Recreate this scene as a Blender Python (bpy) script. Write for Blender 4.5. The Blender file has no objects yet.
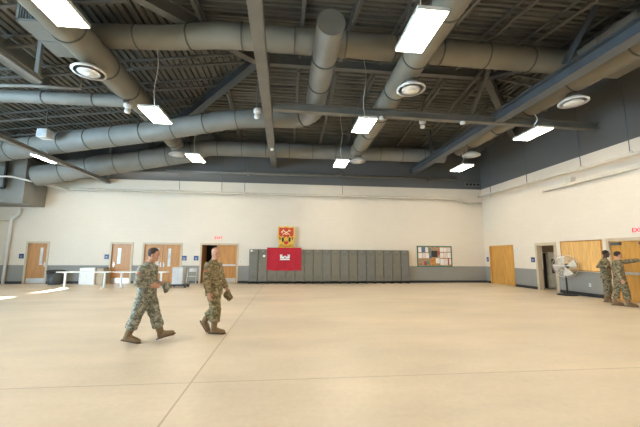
import bpy, bmesh, math, random
from math import pi, sin, cos, radians as R, sqrt
from mathutils import Vector, Matrix, noise
random.seed(4)
SC = bpy.context.scene
COL = SC.collection

# ------------------------------------------------------------------ materials
MATS = {}
def nt(name):
    m = bpy.data.materials.new(name); m.use_nodes = True
    t = m.node_tree; b = t.nodes['Principled BSDF']
    return m, t, b
def mat(name, col, rough=.6, metal=0.0, var=.08, scale=6.0, bump=0.0, emit=None, estr=0.0, alpha=None, trans=0.0, stretch=None):
    if name in MATS: return MATS[name]
    m, t, b = nt(name)
    N = t.nodes; L = t.links
    tc = N.new('ShaderNodeTexCoord')
    src = tc.outputs['Object']
    if stretch:
        mp = N.new('ShaderNodeMapping'); mp.inputs['Scale'].default_value = stretch
        L.new(src, mp.inputs['Vector']); src = mp.outputs['Vector']
    nz = N.new('ShaderNodeTexNoise'); nz.inputs['Scale'].default_value = scale; nz.inputs['Detail'].default_value = 4
    L.new(src, nz.inputs['Vector'])
    cr = N.new('ShaderNodeValToRGB')
    c0 = [max(0, c*(1-var)) for c in col]; c1 = [min(1, c*(1+var)) for c in col]
    cr.color_ramp.elements[0].position = .3; cr.color_ramp.elements[1].position = .7
    cr.color_ramp.elements[0].color = (*c0, 1); cr.color_ramp.elements[1].color = (*c1, 1)
    L.new(nz.outputs['Fac'], cr.inputs['Fac']); L.new(cr.outputs['Color'], b.inputs['Base Color'])
    b.inputs['Roughness'].default_value = rough; b.inputs['Metallic'].default_value = metal
    if bump:
        bp = N.new('ShaderNodeBump'); bp.inputs['Strength'].default_value = bump; bp.inputs['Distance'].default_value = .01
        L.new(nz.outputs['Fac'], bp.inputs['Height']); L.new(bp.outputs['Normal'], b.inputs['Normal'])
    if emit:
        b.inputs['Emission Color'].default_value = (*emit, 1); b.inputs['Emission Strength'].default_value = estr
    if trans: b.inputs['Transmission Weight'].default_value = trans
    MATS[name] = m
    return m

def wall_mat():
    # painted concrete block: grey dado, cream field, charcoal top band
    m, t, b = nt('painted_block_wall'); N = t.nodes; L = t.links
    g = N.new('ShaderNodeNewGeometry'); s = N.new('ShaderNodeSeparateXYZ'); L.new(g.outputs['Position'], s.inputs[0])
    ad = N.new('ShaderNodeMath'); ad.operation = 'ADD'; L.new(s.outputs['X'], ad.inputs[0]); L.new(s.outputs['Y'], ad.inputs[1])
    cb = N.new('ShaderNodeCombineXYZ'); L.new(ad.outputs[0], cb.inputs['X']); L.new(s.outputs['Z'], cb.inputs['Y'])
    br = N.new('ShaderNodeTexBrick'); br.inputs['Scale'].default_value = 1; br.inputs['Mortar Size'].default_value = .006
    br.inputs['Brick Width'].default_value = .4; br.inputs['Row Height'].default_value = .2; br.inputs['Mortar Smooth'].default_value = .6
    br.inputs['Color1'].default_value = (1, 1, 1, 1); br.inputs['Color2'].default_value = (.98, .98, .98, 1); br.inputs['Mortar'].default_value = (.93, .93, .93, 1)
    L.new(cb.outputs[0], br.inputs['Vector'])
    nz = N.new('ShaderNodeTexNoise'); nz.inputs['Scale'].default_value = .7; L.new(g.outputs['Position'], nz.inputs['Vector'])
    def step(z):
        q = N.new('ShaderNodeMath'); q.operation = 'GREATER_THAN'; L.new(s.outputs['Z'], q.inputs[0]); q.inputs[1].default_value = z; return q.outputs[0]
    def mix(f, a, c, bl='MIX'):
        q = N.new('ShaderNodeMix'); q.data_type = 'RGBA'; q.blend_type = bl
        if isinstance(f, float): q.inputs[0].default_value = f
        else: L.new(f, q.inputs[0])
        for i, v in ((6, a), (7, c)):
            if isinstance(v, tuple): q.inputs[i].default_value = (*v, 1)
            else: L.new(v, q.inputs[i])
        return q.outputs[2]
    a = mix(step(.955), WGREY, WCREAM)
    a = mix(step(5.66), a, WTOP)
    a = mix(1.0, a, br.outputs['Color'], 'MULTIPLY')
    cr = N.new('ShaderNodeValToRGB'); cr.color_ramp.elements[0].color = (.93, .93, .93, 1); cr.color_ramp.elements[1].color = (1, 1, 1, 1)
    L.new(nz.outputs['Fac'], cr.inputs['Fac'])
    a = mix(1.0, a, cr.outputs['Color'], 'MULTIPLY')
    L.new(a, b.inputs['Base Color']); b.inputs['Roughness'].default_value = .55
    bp = N.new('ShaderNodeBump'); bp.inputs['Strength'].default_value = .25; bp.inputs['Distance'].default_value = .01
    L.new(br.outputs['Color'], bp.inputs['Height']); L.new(bp.outputs['Normal'], b.inputs['Normal'])
    return m
WGREY = (.27, .265, .245); WCREAM = (.74, .67, .565); WTOP = (.125, .125, .12)

def floor_mat():
    m, t, b = nt('polished_concrete_floor'); N = t.nodes; L = t.links
    g = N.new('ShaderNodeNewGeometry'); s = N.new('ShaderNodeSeparateXYZ'); L.new(g.outputs['Position'], s.inputs[0])
    mp = N.new('ShaderNodeMapping'); mp.inputs['Scale'].default_value = (.35, .8, 1); L.new(g.outputs['Position'], mp.inputs['Vector'])
    n1 = N.new('ShaderNodeTexNoise'); n1.inputs['Scale'].default_value = .9; n1.inputs['Detail'].default_value = 8; n1.inputs['Roughness'].default_value = .6
    L.new(mp.outputs[0], n1.inputs['Vector'])
    n2 = N.new('ShaderNodeTexNoise'); n2.inputs['Scale'].default_value = 14; n2.inputs['Detail'].default_value = 6; L.new(g.outputs['Position'], n2.inputs['Vector'])
    cr = N.new('ShaderNodeValToRGB'); e = cr.color_ramp.elements
    e[0].position = .3; e[0].color = (*[c*.84 for c in FLOORC], 1); e[1].position = .68; e[1].color = (*[min(1, c*1.1) for c in FLOORC], 1)
    L.new(n1.outputs['Fac'], cr.inputs['Fac'])
    c2 = N.new('ShaderNodeValToRGB'); c2.color_ramp.elements[0].color = (.88, .86, .83, 1); c2.color_ramp.elements[1].color = (1.04, 1.04, 1.04, 1)
    L.new(n2.outputs['Fac'], c2.inputs['Fac'])
    mx = N.new('ShaderNodeMix'); mx.data_type = 'RGBA'; mx.blend_type = 'MULTIPLY'; mx.inputs[0].default_value = 1
    L.new(cr.outputs[0], mx.inputs[6]); L.new(c2.outputs[0], mx.inputs[7])
    def line(out, pos, half):
        a = N.new('ShaderNodeMath'); a.operation = 'SUBTRACT'; L.new(out, a.inputs[0]); a.inputs[1].default_value = pos
        c = N.new('ShaderNodeMath'); c.operation = 'ABSOLUTE'; L.new(a.outputs[0], c.inputs[0])
        d = N.new('ShaderNodeMath'); d.operation = 'LESS_THAN'; L.new(c.outputs[0], d.inputs[0]); d.inputs[1].default_value = half
        return d.outputs[0]
    lx = line(s.outputs['X'], -1.11, .012); ly = line(s.outputs['Y'], 4.29, .009)
    ad = N.new('ShaderNodeMath'); ad.operation = 'MAXIMUM'; L.new(lx, ad.inputs[0]); L.new(ly, ad.inputs[1])
    mul = N.new('ShaderNodeMath'); mul.operation = 'MULTIPLY'; L.new(ad.outputs[0], mul.inputs[0]); mul.inputs[1].default_value = .55
    m2 = N.new('ShaderNodeMix'); m2.data_type = 'RGBA'; L.new(mul.outputs[0], m2.inputs[0]); L.new(mx.outputs[2], m2.inputs[6]); m2.inputs[7].default_value = (.25, .17, .10, 1)
    L.new(m2.outputs[2], b.inputs['Base Color'])
    b.inputs['Roughness'].default_value = .38; b.inputs['Specular IOR Level'].default_value = .4
    bp = N.new('ShaderNodeBump'); bp.inputs['Strength'].default_value = .06; bp.inputs['Distance'].default_value = .01
    L.new(n2.outputs['Fac'], bp.inputs['Height']); L.new(bp.outputs['Normal'], b.inputs['Normal'])
    return m
FLOORC = (.70, .60, .465)

def camo(name, cols, scale=9.0, cell=False):
    if name in MATS: return MATS[name]
    m, t, b = nt(name); N = t.nodes; L = t.links
    tc = N.new('ShaderNodeTexCoord'); v = tc.outputs['Object']
    if cell:   # pixel edges of the digital pattern
        vm = N.new('ShaderNodeVectorMath'); vm.operation = 'SNAP'; L.new(v, vm.inputs[0]); vm.inputs[1].default_value = (.014, .014, .014); v = vm.outputs[0]
    mp = N.new('ShaderNodeMapping'); mp.inputs['Scale'].default_value = (1, 1, 1.5); L.new(v, mp.inputs['Vector'])
    def layer(off, sc):
        a = N.new('ShaderNodeVectorMath'); a.operation = 'ADD'; L.new(mp.outputs[0], a.inputs[0]); a.inputs[1].default_value = off
        n = N.new('ShaderNodeTexNoise'); n.inputs['Scale'].default_value = sc; n.inputs['Detail'].default_value = 2.5; n.inputs['Roughness'].default_value = .6
        L.new(a.outputs[0], n.inputs['Vector']); return n.outputs['Fac']
    prev = None
    base = N.new('ShaderNodeRGB'); base.outputs[0].default_value = (*cols[0], 1); prev = base.outputs[0]
    for i, (c, th) in enumerate(zip(cols[1:], (.52, .56, .60, .63))):
        f = layer((i*3.7, i*1.9, i*5.1), scale*(1+.35*i))
        g = N.new('ShaderNodeMath'); g.operation = 'GREATER_THAN'; L.new(f, g.inputs[0]); g.inputs[1].default_value = th
        x = N.new('ShaderNodeMix'); x.data_type = 'RGBA'; L.new(g.outputs[0], x.inputs[0]); L.new(prev, x.inputs[6]); x.inputs[7].default_value = (*c, 1); prev = x.outputs[2]
    L.new(prev, b.inputs['Base Color']); b.inputs['Roughness'].default_value = .85
    n = N.new('ShaderNodeTexNoise'); n.inputs['Scale'].default_value = 16; n.inputs['Detail'].default_value = 3; L.new(tc.outputs['Object'], n.inputs['Vector'])
    bp = N.new('ShaderNodeBump'); bp.inputs['Strength'].default_value = .5; bp.inputs['Distance'].default_value = .02
    L.new(n.outputs['Fac'], bp.inputs['Height']); L.new(bp.outputs['Normal'], b.inputs['Normal'])
    MATS[name] = m
    return m

def wood_mat(name, col):
    m, t, b = nt(name); N = t.nodes; L = t.links
    tc = N.new('ShaderNodeTexCoord'); mp = N.new('ShaderNodeMapping'); mp.inputs['Scale'].default_value = (9, 9, .9)
    L.new(tc.outputs['Object'], mp.inputs['Vector'])
    n = N.new('ShaderNodeTexNoise'); n.inputs['Scale'].default_value = 1.6; n.inputs['Detail'].default_value = 6; n.inputs['Distortion'].default_value = .6
    L.new(mp.outputs[0], n.inputs['Vector'])
    cr = N.new('ShaderNodeValToRGB'); e = cr.color_ramp.elements; e[0].position = .35; e[1].position = .7
    e[0].color = (*[c*.82 for c in col], 1); e[1].color = (*[min(1, c*1.12) for c in col], 1)
    L.new(n.outputs['Fac'], cr.inputs['Fac']); L.new(cr.outputs[0], b.inputs['Base Color'])
    b.inputs['Roughness'].default_value = .42
    MATS[name] = m
    return m

M_WALL = wall_mat(); M_FLOOR = floor_mat()
M_DECK = mat('painted_steel_deck', (.155, .148, .125), .5, .2, .18, 1.2)
M_STEEL = mat('grey_painted_steel', (.19, .185, .165), .45, .3, .1, 2)
M_STEELB = mat('bluish_grey_steel', (.10, .115, .13), .45, .3, .1, 2)
M_JOIST = mat('joist_grey_paint', (.15, .145, .13), .5, .3, .12, 3)
M_DARK = mat('dark_recess', (.03, .03, .03), .8)
M_BASE = mat('black_vinyl_base', (.022, .022, .024), .5)
M_PIPE = mat('cream_painted_pipe', (.62, .56, .46), .5, 0, .05)
M_WHITE = mat('white_enamel', (.82, .81, .78), .4, 0, .03)
M_WHITEC = mat('white_plastic', (.75, .75, .74), .5, 0, .04)
M_GRILLE = mat('dark_grille', (.05, .05, .05), .6)
M_CORD = mat('white_cord', (.7, .66, .58), .6)
M_FRAME = mat('tan_door_frame', (.55, .46, .33), .45, 0, .04)
M_WOOD = wood_mat('oak_veneer', (.50, .235, .07))
M_WOODY = wood_mat('golden_veneer', (.62, .32, .07))
M_PLY = wood_mat('golden_plywood', (.76, .46, .16))
M_CHROME = mat('brushed_chrome', (.6, .6, .58), .3, .9, .05)
M_GLASS = mat('pale_door_glass', (.62, .66, .68), .15, 0, .2, 3)
M_BLUE = mat('blue_sign_plastic', (.02, .06, .19), .4, 0, .05)
M_LOCK = mat('olive_grey_locker', (.185, .175, .14), .42, .2, .06, 4)
M_LOCKB = mat('slate_grey_locker', (.175, .172, .152), .42, .2, .06, 4)
M_BLACK = mat('black_plastic', (.015, .015, .016), .5)
M_BIN = mat('dark_grey_bin', (.07, .075, .075), .5)
M_RED = mat('crimson_flag_cloth', (.43, .008, .025), .8, 0, .12, 4, .2)
M_SIGNRED = mat('sign_letter_red', (.7, .02, .02), .5, 0, 0, emit=(1, .01, .04), estr=.25)
M_SIGNBOX = mat('exit_sign_face', (.8, .68, .62), .5, 0, .02, emit=(1, .75, .65), estr=.05)
M_GOLD = mat('gold_yellow_paint', (.75, .47, .06), .5, 0, .12, 20)
M_SHRED = mat('crest_red', (.50, .04, .02), .5, 0, .08)
M_PANE = mat('daylit_frosted_pane', (.8, .85, .9), .5, 0, 0, emit=(.53, .78, 1.0), estr=16)  # emissive surface that stands in for daylight from the left
M_SKIN = mat('fair_skin', (.56, .30, .20), .5, 0, .07, 14)
M_SKIND = mat('dark_skin', (.075, .038, .024), .45, 0, .08, 14)
M_HAIR = mat('dark_brown_hair', (.035, .022, .015), .7, 0, .3, 40, .4)
M_HAIRB = mat('black_hair', (.012, .01, .009), .8, 0, .3, 60, .4)
M_BOOT = mat('tan_suede_boot', (.215, .14, .072), .85, 0, .12, 14, .2)
M_SOLE = mat('dark_brown_sole', (.075, .05, .03), .8)
M_EYE = mat('eye_dark', (.05, .035, .03), .3)
M_PATCH = mat('red_white_patch', (.5, .13, .07), .8, 0, .5, 60)
M_UCP = camo('grey_green_digital_camouflage', [(.27, .26, .20), (.14, .145, .11), (.38, .37, .30), (.09, .09, .07)], 11, True)
M_OCP = camo('olive_brown_camouflage', [(.26, .20, .11), (.12, .115, .05), (.34, .28, .165), (.13, .075, .035)], 9)
M_OCPD = camo('muted_olive_camouflage', [(.22, .18, .11), (.10, .10, .055), (.29, .25, .16), (.085, .055, .03)], 9)
def duct_mat(name, col):
    m, t, b = nt(name); N = t.nodes; L = t.links
    tc = N.new('ShaderNodeTexCoord'); n = N.new('ShaderNodeTexNoise'); n.inputs['Scale'].default_value = 1.3; n.inputs['Detail'].default_value = 5
    L.new(tc.outputs['Object'], n.inputs['Vector'])
    cr = N.new('ShaderNodeValToRGB'); e = cr.color_ramp.elements; e[0].position = .3; e[1].position = .7
    e[0].color = (*[c*.88 for c in col], 1); e[1].color = (*[c*1.08 for c in col], 1)
    L.new(n.outputs['Fac'], cr.inputs['Fac']); L.new(cr.outputs[0], b.inputs['Base Color'])
    b.inputs['Roughness'].default_value = .58; b.inputs['Metallic'].default_value = .1
    return m
M_DUCT = duct_mat('grey_beige_spiral_duct', (.245, .225, .18))
M_SEAM = mat('dark_duct_seam', (.11, .11, .10), .5, .3)
M_DUCTG = duct_mat('light_grey_duct', (.245, .245, .23))

# ------------------------------------------------------------------ helpers
def link(o, parent=None):
    COL.objects.link(o)
    if parent is not None: o.parent = parent
    return o
def obj(name, bm, material, parent=None, smooth=False, loc=None):
    me = bpy.data.meshes.new(name); bmesh.ops.recalc_face_normals(bm, faces=bm.faces); bm.to_mesh(me); bm.free()
    if isinstance(material, (list, tuple)):
        for q in material: me.materials.append(q)
    else: me.materials.append(material)
    if smooth:
        for p in me.polygons: p.use_smooth = True
    o = link(bpy.data.objects.new(name, me), parent)
    if loc: o.location = loc
    return o
def tag(o, label, cat, group=None, kind=None):
    o['label'] = label; o['category'] = cat
    if group: o['group'] = group
    if kind: o['kind'] = kind
    return o
def thing(name, label, cat, loc=(0, 0, 0), rz=0, group=None):
    o = bpy.data.objects.new(name, None); COL.objects.link(o); o.location = loc; o.rotation_euler = (0, 0, rz); o.empty_display_size = .2
    return tag(o, label, cat, group)
def struct(o): o['kind'] = 'structure'; return o
def BM(): return bmesh.new()
def box(bm, x0, x1, y0, y1, z0, z1, mi=0, bev=0):
    v = [bm.verts.new((x, y, z)) for x in (x0, x1) for y in (y0, y1) for z in (z0, z1)]
    fs = [bm.faces.new([v[i] for i in q]) for q in ((0, 1, 3, 2), (4, 6, 7, 5), (0, 4, 5, 1), (2, 3, 7, 6), (0, 2, 6, 4), (1, 5, 7, 3))]
    for f in fs: f.material_index = mi
    if bev:
        es = list({e for f in fs for e in f.edges})
        bmesh.ops.bevel(bm, geom=es, offset=bev, segments=2, affect='EDGES', profile=.5)
    return bm
def frame_of(t, ref):
    t = t.normalized(); u = ref - t*ref.dot(t)
    if u.length < 1e-3:
        ref = Vector((1, 0, 0)); u = ref - t*ref.dot(t)
        if u.length < 1e-3: ref = Vector((0, 0, 1)); u = ref - t*ref.dot(t)
    u.normalize(); return u, t.cross(u)
def tube(bm, pts, rad, seg=12, ref=(0, 1, 0), cap=True, close=False):
    """sweep; rad = list of r or (ru, rv); u is along ref"""
    P = [Vector(p) for p in pts]; n = len(P)
    if not isinstance(rad, (list, tuple)): rad = [rad]*n
    ref = Vector(ref); rings = []
    for i in range(n):
        if close: t = P[(i+1) % n]-P[(i-1) % n]
        elif i == 0: t = P[1]-P[0]
        elif i == n-1: t = P[-1]-P[-2]
        else: t = (P[i+1]-P[i]).normalized()+(P[i]-P[i-1]).normalized()
        u, v = frame_of(t, ref)
        r = rad[i]; ru, rv = (r, r) if not isinstance(r, (list, tuple)) else r
        rings.append([bm.verts.new(P[i]+u*(ru*cos(2*pi*k/seg))+v*(rv*sin(2*pi*k/seg))) for k in range(seg)])
    m = n if close else n-1
    for i in range(m):
        a, b = rings[i], rings[(i+1) % n]
        for k in range(seg): bm.faces.new((a[k], a[(k+1) % seg], b[(k+1) % seg], b[k]))
    if cap and not close:
        bm.faces.new(rings[0]); bm.faces.new(rings[-1])
    return bm
def ball(bm, c, r, seg=12, mtx=None):
    rx, ry, rz = (r, r, r) if not isinstance(r, (tuple, list)) else r
    M = Matrix.Translation(Vector(c)) @ (mtx.to_4x4() if mtx else Matrix.Identity(4)) @ Matrix.Diagonal((rx, ry, rz, 1))
    bmesh.ops.create_uvsphere(bm, u_segments=seg, v_segments=max(6, seg*2//3), radius=1, matrix=M); return bm
def lathe(bm, prof, seg=32, c=(0, 0, 0)):
    rings = [[bm.verts.new((c[0]+r*cos(2*pi*k/seg), c[1]+r*sin(2*pi*k/seg), c[2]+z)) for k in range(seg)] for r, z in prof]
    for a, b in zip(rings, rings[1:]):
        for k in range(seg): bm.faces.new((a[k], a[(k+1) % seg], b[(k+1) % seg], b[k]))
    bm.faces.new(rings[0]); bm.faces.new(rings[-1]); return bm
def poly(bm, pts, y0, y1):
    """closed outline in x,z extruded y0..y1"""
    a = [bm.verts.new((x, y0, z)) for x, z in pts]; b = [bm.verts.new((x, y1, z)) for x, z in pts]; n = len(pts)
    bm.faces.new(a); bm.faces.new(b[::-1])
    for i in range(n): bm.faces.new((a[i], a[(i+1) % n], b[(i+1) % n], b[i]))
    return bm
def copy_tree(o, parent=None):
    c = o.copy(); COL.objects.link(c)
    if parent is not None: c.parent = parent
    for ch in list(o.children): copy_tree(ch, c)
    return c
def ibeam(bm, p, q, w, h, tf=.03, tw=.03):
    """I section, p..q are on the bottom flange centre"""
    p, q = Vector(p), Vector(q); t = (q-p).normalized(); s = t.cross(Vector((0, 0, 1))).normalized(); up = s.cross(t)
    def bar(s0, s1, u0, u1):
        v = [bm.verts.new(e+s*a+up*b) for e in (p, q) for a, b in ((s0, u0), (s1, u0), (s1, u1), (s0, u1))]
        bm.faces.new(v[:4]); bm.faces.new(v[4:][::-1])
        for k in range(4): bm.faces.new((v[k], v[(k+1) % 4], v[4+(k+1) % 4], v[4+k]))
    bar(-w/2, w/2, 0, tf); bar(-w/2, w/2, h-tf, h); bar(-tw/2, tw/2, tf, h-tf)
    return bm

# ------------------------------------------------------------------ room shape
XR, XL, YB, YN = 12.02, -17.0, 18.53, -4.0
S = .13; YRG = 11.15; ZR = 8.0+S*(YB-YRG); XA, XB = -1.15, 7.7
KL = 7.38/6.5     # hip: dy/dx on the left
KRr = 1.0
SL, SR = S*KL, S*KRr
def roof_z(x, y):
    z = ZR-S*abs(y-YRG)
    if x < XA: z = min(z, ZR-SL*(XA-x)) if True else z
    if x > XB: z = min(z, ZR-SR*(x-XB))
    return z

def wall_panels(name, axis, pos, thick, a0, a1, z0, z1, openings):
    """a wall as one mesh with rectangular holes"""
    As = sorted({a0, a1, *[o[0] for o in openings], *[o[1] for o in openings]})
    Zs = sorted({z0, z1, *[o[2] for o in openings], *[o[3] for o in openings]})
    bm = BM()
    for i in range(len(As)-1):
        for j in range(len(Zs)-1):
            am, zm = (As[i]+As[i+1])/2, (Zs[j]+Zs[j+1])/2
            if any(o[0] < am < o[1] and o[2] < zm < o[3] for o in openings): continue
            if axis == 'x': box(bm, As[i], As[i+1], pos, pos+thick, Zs[j], Zs[j+1])
            else: box(bm, pos, pos+thick, As[i], As[i+1], Zs[j], Zs[j+1])
    bmesh.ops.remove_doubles(bm, verts=bm.verts, dist=1e-4)
    return struct(obj(name, bm, M_WALL))
bm = BM(); box(bm, XL-.3, XR+3, YN-.3, YB+3, -.2, 0); struct(obj('floor', bm, M_FLOOR))
back_open = [(-13.42, -12.46, -.1, 2.15), (-9.28, -8.26, -.1, 2.15), (-7.62, -5.70, -.1, 2.15), (-4.60, -2.68, -.1, 2.15)]
wall_panels('wall_back', 'x', YB, .25, XL, XR+.25, -.1, 9.6, back_open)
right_open = [(16.1, 17.98, -.1, 2.15), (13.38, 14.40, -.1, 2.17), (8.95, 10.9, -.1, 2.2)]
wall_panels('wall_right', 'y', XR, .25, YN, YB, -.1, 9.6, right_open)
WIN = [(-2.6, .6), (1.4, 4.6), (5.4, 8.6), (99, 100)]
left_open = [(a, b, .9, 5.1) for a, b in WIN if b < 11]+[(11.5, 13.05, 1.86, 2.05), (14.25, 16.1, 1.86, 2.05)]  # narrow slots added out of view to shape the sun streaks on the floor
wall_panels('wall_left', 'y', XL-.25, .25, YN, YB, -.1, 9.6, left_open)
wall_panels('wall_front', 'x', YN-.25, .25, XL-.25, XR+.25, -.1, 9.6, [])
WIN = WIN[:3]
for i, (a, b) in enumerate(WIN):  # unseen windows added to light the hall from the left; the panes themselves glow
    w = bpy.data.objects.new('window_%d' % (i+1), None); COL.objects.link(w); struct(w); w.location = (XL, a, .9)
    bm = BM(); W = b-a
    for k in range(5): box(bm, -.16, -.1, k*W/4-.03, k*W/4+.03, 0, 4.2)
    for k in range(4): box(bm, -.16, -.1, 0, W, k*4.2/3-.03, k*4.2/3+.03)
    obj('window_frame', bm, M_WHITE, w)
    bm = BM(); box(bm, -.20, -.17, 0, W, 0, 4.2); obj('frosted_pane', bm, M_PANE, w)

# enclosed dim rooms behind the two open doorways
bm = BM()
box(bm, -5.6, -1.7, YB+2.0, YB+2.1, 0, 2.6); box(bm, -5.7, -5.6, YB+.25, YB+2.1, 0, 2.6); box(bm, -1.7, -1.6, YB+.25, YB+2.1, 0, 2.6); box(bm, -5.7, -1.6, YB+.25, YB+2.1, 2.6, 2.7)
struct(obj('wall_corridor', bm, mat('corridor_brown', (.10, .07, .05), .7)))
bm = BM()
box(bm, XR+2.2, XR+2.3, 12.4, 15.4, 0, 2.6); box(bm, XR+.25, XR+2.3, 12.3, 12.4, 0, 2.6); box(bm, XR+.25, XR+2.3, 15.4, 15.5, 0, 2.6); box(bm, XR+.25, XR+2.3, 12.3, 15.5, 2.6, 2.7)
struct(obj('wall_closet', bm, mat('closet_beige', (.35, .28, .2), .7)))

# baseboards
def baseboard(name, axis, pos, segs):
    bm = BM()
    for a, b in segs:
        if axis == 'x': box(bm, a, b, pos-.02, pos-.001, 0, .13)
        else: box(bm, pos-.02, pos-.001, a, b, 0, .13)
    struct(obj(name, bm, M_BASE))
baseboard('baseboard_back', 'x', YB, [(XL+.02, -13.5), (-12.36, -9.36), (-8.18, -7.7), (-5.62, -4.68), (-2.6, XR-.02)])
baseboard('baseboard_right', 'y', XR, [(YN, 8.87), (10.98, 13.25), (14.53, 16.02), (18.06, YB-.02)])

# ------------------------------------------------------------------ roof deck (ribbed)
def deck():
    bm = BM(); P = .22; D = .10
    prof = [(0, 0), (.42, 0), (.5, 1), (.92, 1), (1.0, 0)]
    def strip(p0, p1, q0, q1):
        v = [bm.verts.new(p) for p in (p0, p1, q1, q0)]
        bm.faces.new(v)
    def xr(y):   # extent of central planes at distance from the ridge
        d = abs(y-YRG); return max(XA-d/KL, XL), min(XB+d/KRr, XR)
    for sgn, yend in ((1, YB), (-1, YN)):
        n = int(abs(yend-YRG)/P)+1
        for i in range(n):
            for (a, h0), (b, h1) in zip(prof, prof[1:]):
                y0 = YRG+sgn*min((i+a)*P, abs(yend-YRG)); y1 = YRG+sgn*min((i+b)*P, abs(yend-YRG))
                if abs(y1-y0) < 1e-6: continue
                z0 = ZR-S*abs(y0-YRG)+h0*D; z1 = ZR-S*abs(y1-YRG)+h1*D
                (l0, r0), (l1, r1) = xr(y0), xr(y1)
                strip((l0, y0, z0), (r0, y0, z0), (l1, y1, z1), (r1, y1, z1))
    for sgn, xs, xend, sl, k in ((-1, XA, XL, SL, KL), (1, XB, XR, SR, KRr)):
        n = int(abs(xend-xs)/P)+1
        for i in range(n):
            for (a, h0), (b, h1) in zip(prof, prof[1:]):
                dx0 = min((i+a)*P, abs(xend-xs)); dx1 = min((i+b)*P, abs(xend-xs))
                if dx1-dx0 < 1e-6: continue
                y0a, y0b = max(YRG-dx0*k, YN), min(YRG+dx0*k, YB); y1a, y1b = max(YRG-dx1*k, YN), min(YRG+dx1*k, YB)
                z0 = ZR-sl*dx0+h0*D; z1 = ZR-sl*dx1+h1*D
                strip((xs+sgn*dx0, y0a, z0), (xs+sgn*dx0, y0b, z0), (xs+sgn*dx1, y1a, z1), (xs+sgn*dx1, y1b, z1))
    o = obj('ceiling', bm, M_DECK); struct(o)
    sm = o.modifiers.new('thick', 'SOLIDIFY'); sm.thickness = .03; sm.offset = 1
    # sheet above so that no daylight leaks
    bm = BM(); box(bm, XL-.3, XR+.3, YN-.3, YB+.3, 9.6, 9.8); struct(obj('ceiling_top', bm, M_DARK))
deck()

# joists: open web
def joist(p, q, label, depth=.36, group='open web roof joists'):
    p, q = Vector(p), Vector(q); L = (q-p).length
    if L < .8: return
    t = thing('roof_joist', label, 'joist', p, 0, group)
    d = (q-p).normalized(); s = d.cross(Vector((0, 0, 1))).normalized(); up = s.cross(d)
    def bar(bm, a, b, w, h):
        dd = (b-a).normalized(); ss = s; uu = ss.cross(dd)
        v = [bm.verts.new(e+ss*x+uu*z) for e in (a, b) for x, z in ((-w/2, -h/2), (w/2, -h/2), (w/2, h/2), (-w/2, h/2))]
        bm.faces.new(v[:4]); bm.faces.new(v[4:][::-1])
        for k in range(4): bm.faces.new((v[k], v[(k+1) % 4], v[4+(k+1) % 4], v[4+k]))
    z = Vector((0, 0, 0))
    bm = BM(); bar(bm, z-up*.03, z+d*L-up*.03, .09, .05); obj('top_chord', bm, M_JOIST, t)
    e = min(.35, L*.15)
    bm = BM(); bar(bm, d*e-up*depth, d*(L-e)-up*depth, .10, .05); obj('bottom_chord', bm, M_JOIST, t)
    bm = BM(); n = max(2, int(L/.55)); pts = [d*(L*i/n)-up*(.04 if i % 2 == 0 else depth) for i in range(n+1)]
    for a, b in zip(pts, pts[1:]): bar(bm, a, b, .025, .025)
    obj('web', bm, M_JOIST, t)
YF = 1.0
k = 0
xs_c = [XA+.05+1.47*i for i in range(-7, 10)]
for x in xs_c:
    if x < XL+.2 or x > XR-.2: continue
    for sgn in (1, -1):
        d0 = 0
        if x < XA: d0 = (XA-x)*KL
        if x > XB: d0 = (x-XB)*KRr
        y0 = YRG+sgn*(d0+.12); y1 = YB-.02 if sgn > 0 else YF
        if (y1-y0)*sgn < 1: continue
        k += 1
        joist((x, y0, roof_z(x, y0)-.02), (x, y1, roof_z(x, y1)-.02), 'grey open web roof joist running to the back wall' if sgn > 0 else 'grey open web roof joist running overhead toward the camera')
for sgn, xs, xend, kk in ((-1, XA, XL+.05, KL), (1, XB, XR-.05, KRr)):
    for i in range(-5, 6):
        y = YRG+1.5*i+(.0 if i else .02)
        x0 = xs+sgn*(abs(y-YRG)/kk+.15)
        if (xend-x0)*sgn < 1 or y > YB-.3: continue
        joist((x0, y, roof_z(x0, y)-.02), (xend, y, roof_z(xend, y)-.02), 'grey open web roof joist over the left bay' if sgn < 0 else 'grey open web roof joist over the right bay')

def beam(name, label, p, q, w, h, m, tf=.04, tw=.03):
    bm = BM(); ibeam(bm, p, q, w, h, tf, tw); return tag(obj(name, bm, m), label, 'beam')
# hips and ridge
zo = .50
beam('hip_beam', 'wide blue-grey hip beam sloping down to back left corner', (XA, YRG, ZR-zo), (XA-(YB-YRG)/KL, YB-.02, 8.0-zo), .30, .52, M_STEELB)
beam('hip_beam', 'blue-grey hip beam sloping down to the right wall at back', (XB, YRG, ZR-zo), (XR-.02, YRG+(XR-XB)/KRr, ZR-SR*(XR-XB)-zo), .26, .48, M_STEEL)
beam('hip_beam', 'hip beam rising at top left toward the ridge', (XA, YRG, ZR-zo), (XA-8/KL, YRG-8, ZR-S*8-zo), .26, .48, M_STEEL)
beam('hip_beam', 'hip beam at top right running toward the camera', (XB, YRG, ZR-zo), (XR-.02, YRG-(XR-XB)/KRr, ZR-SR*(XR-XB)-zo), .26, .48, M_STEELB)
beam('ridge_beam', 'dark ridge beam crossing overhead between the hips', (XA+.2, YRG, ZR-.5), (XB-.2, YRG, ZR-.5), .2, .38, M_STEEL)

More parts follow.
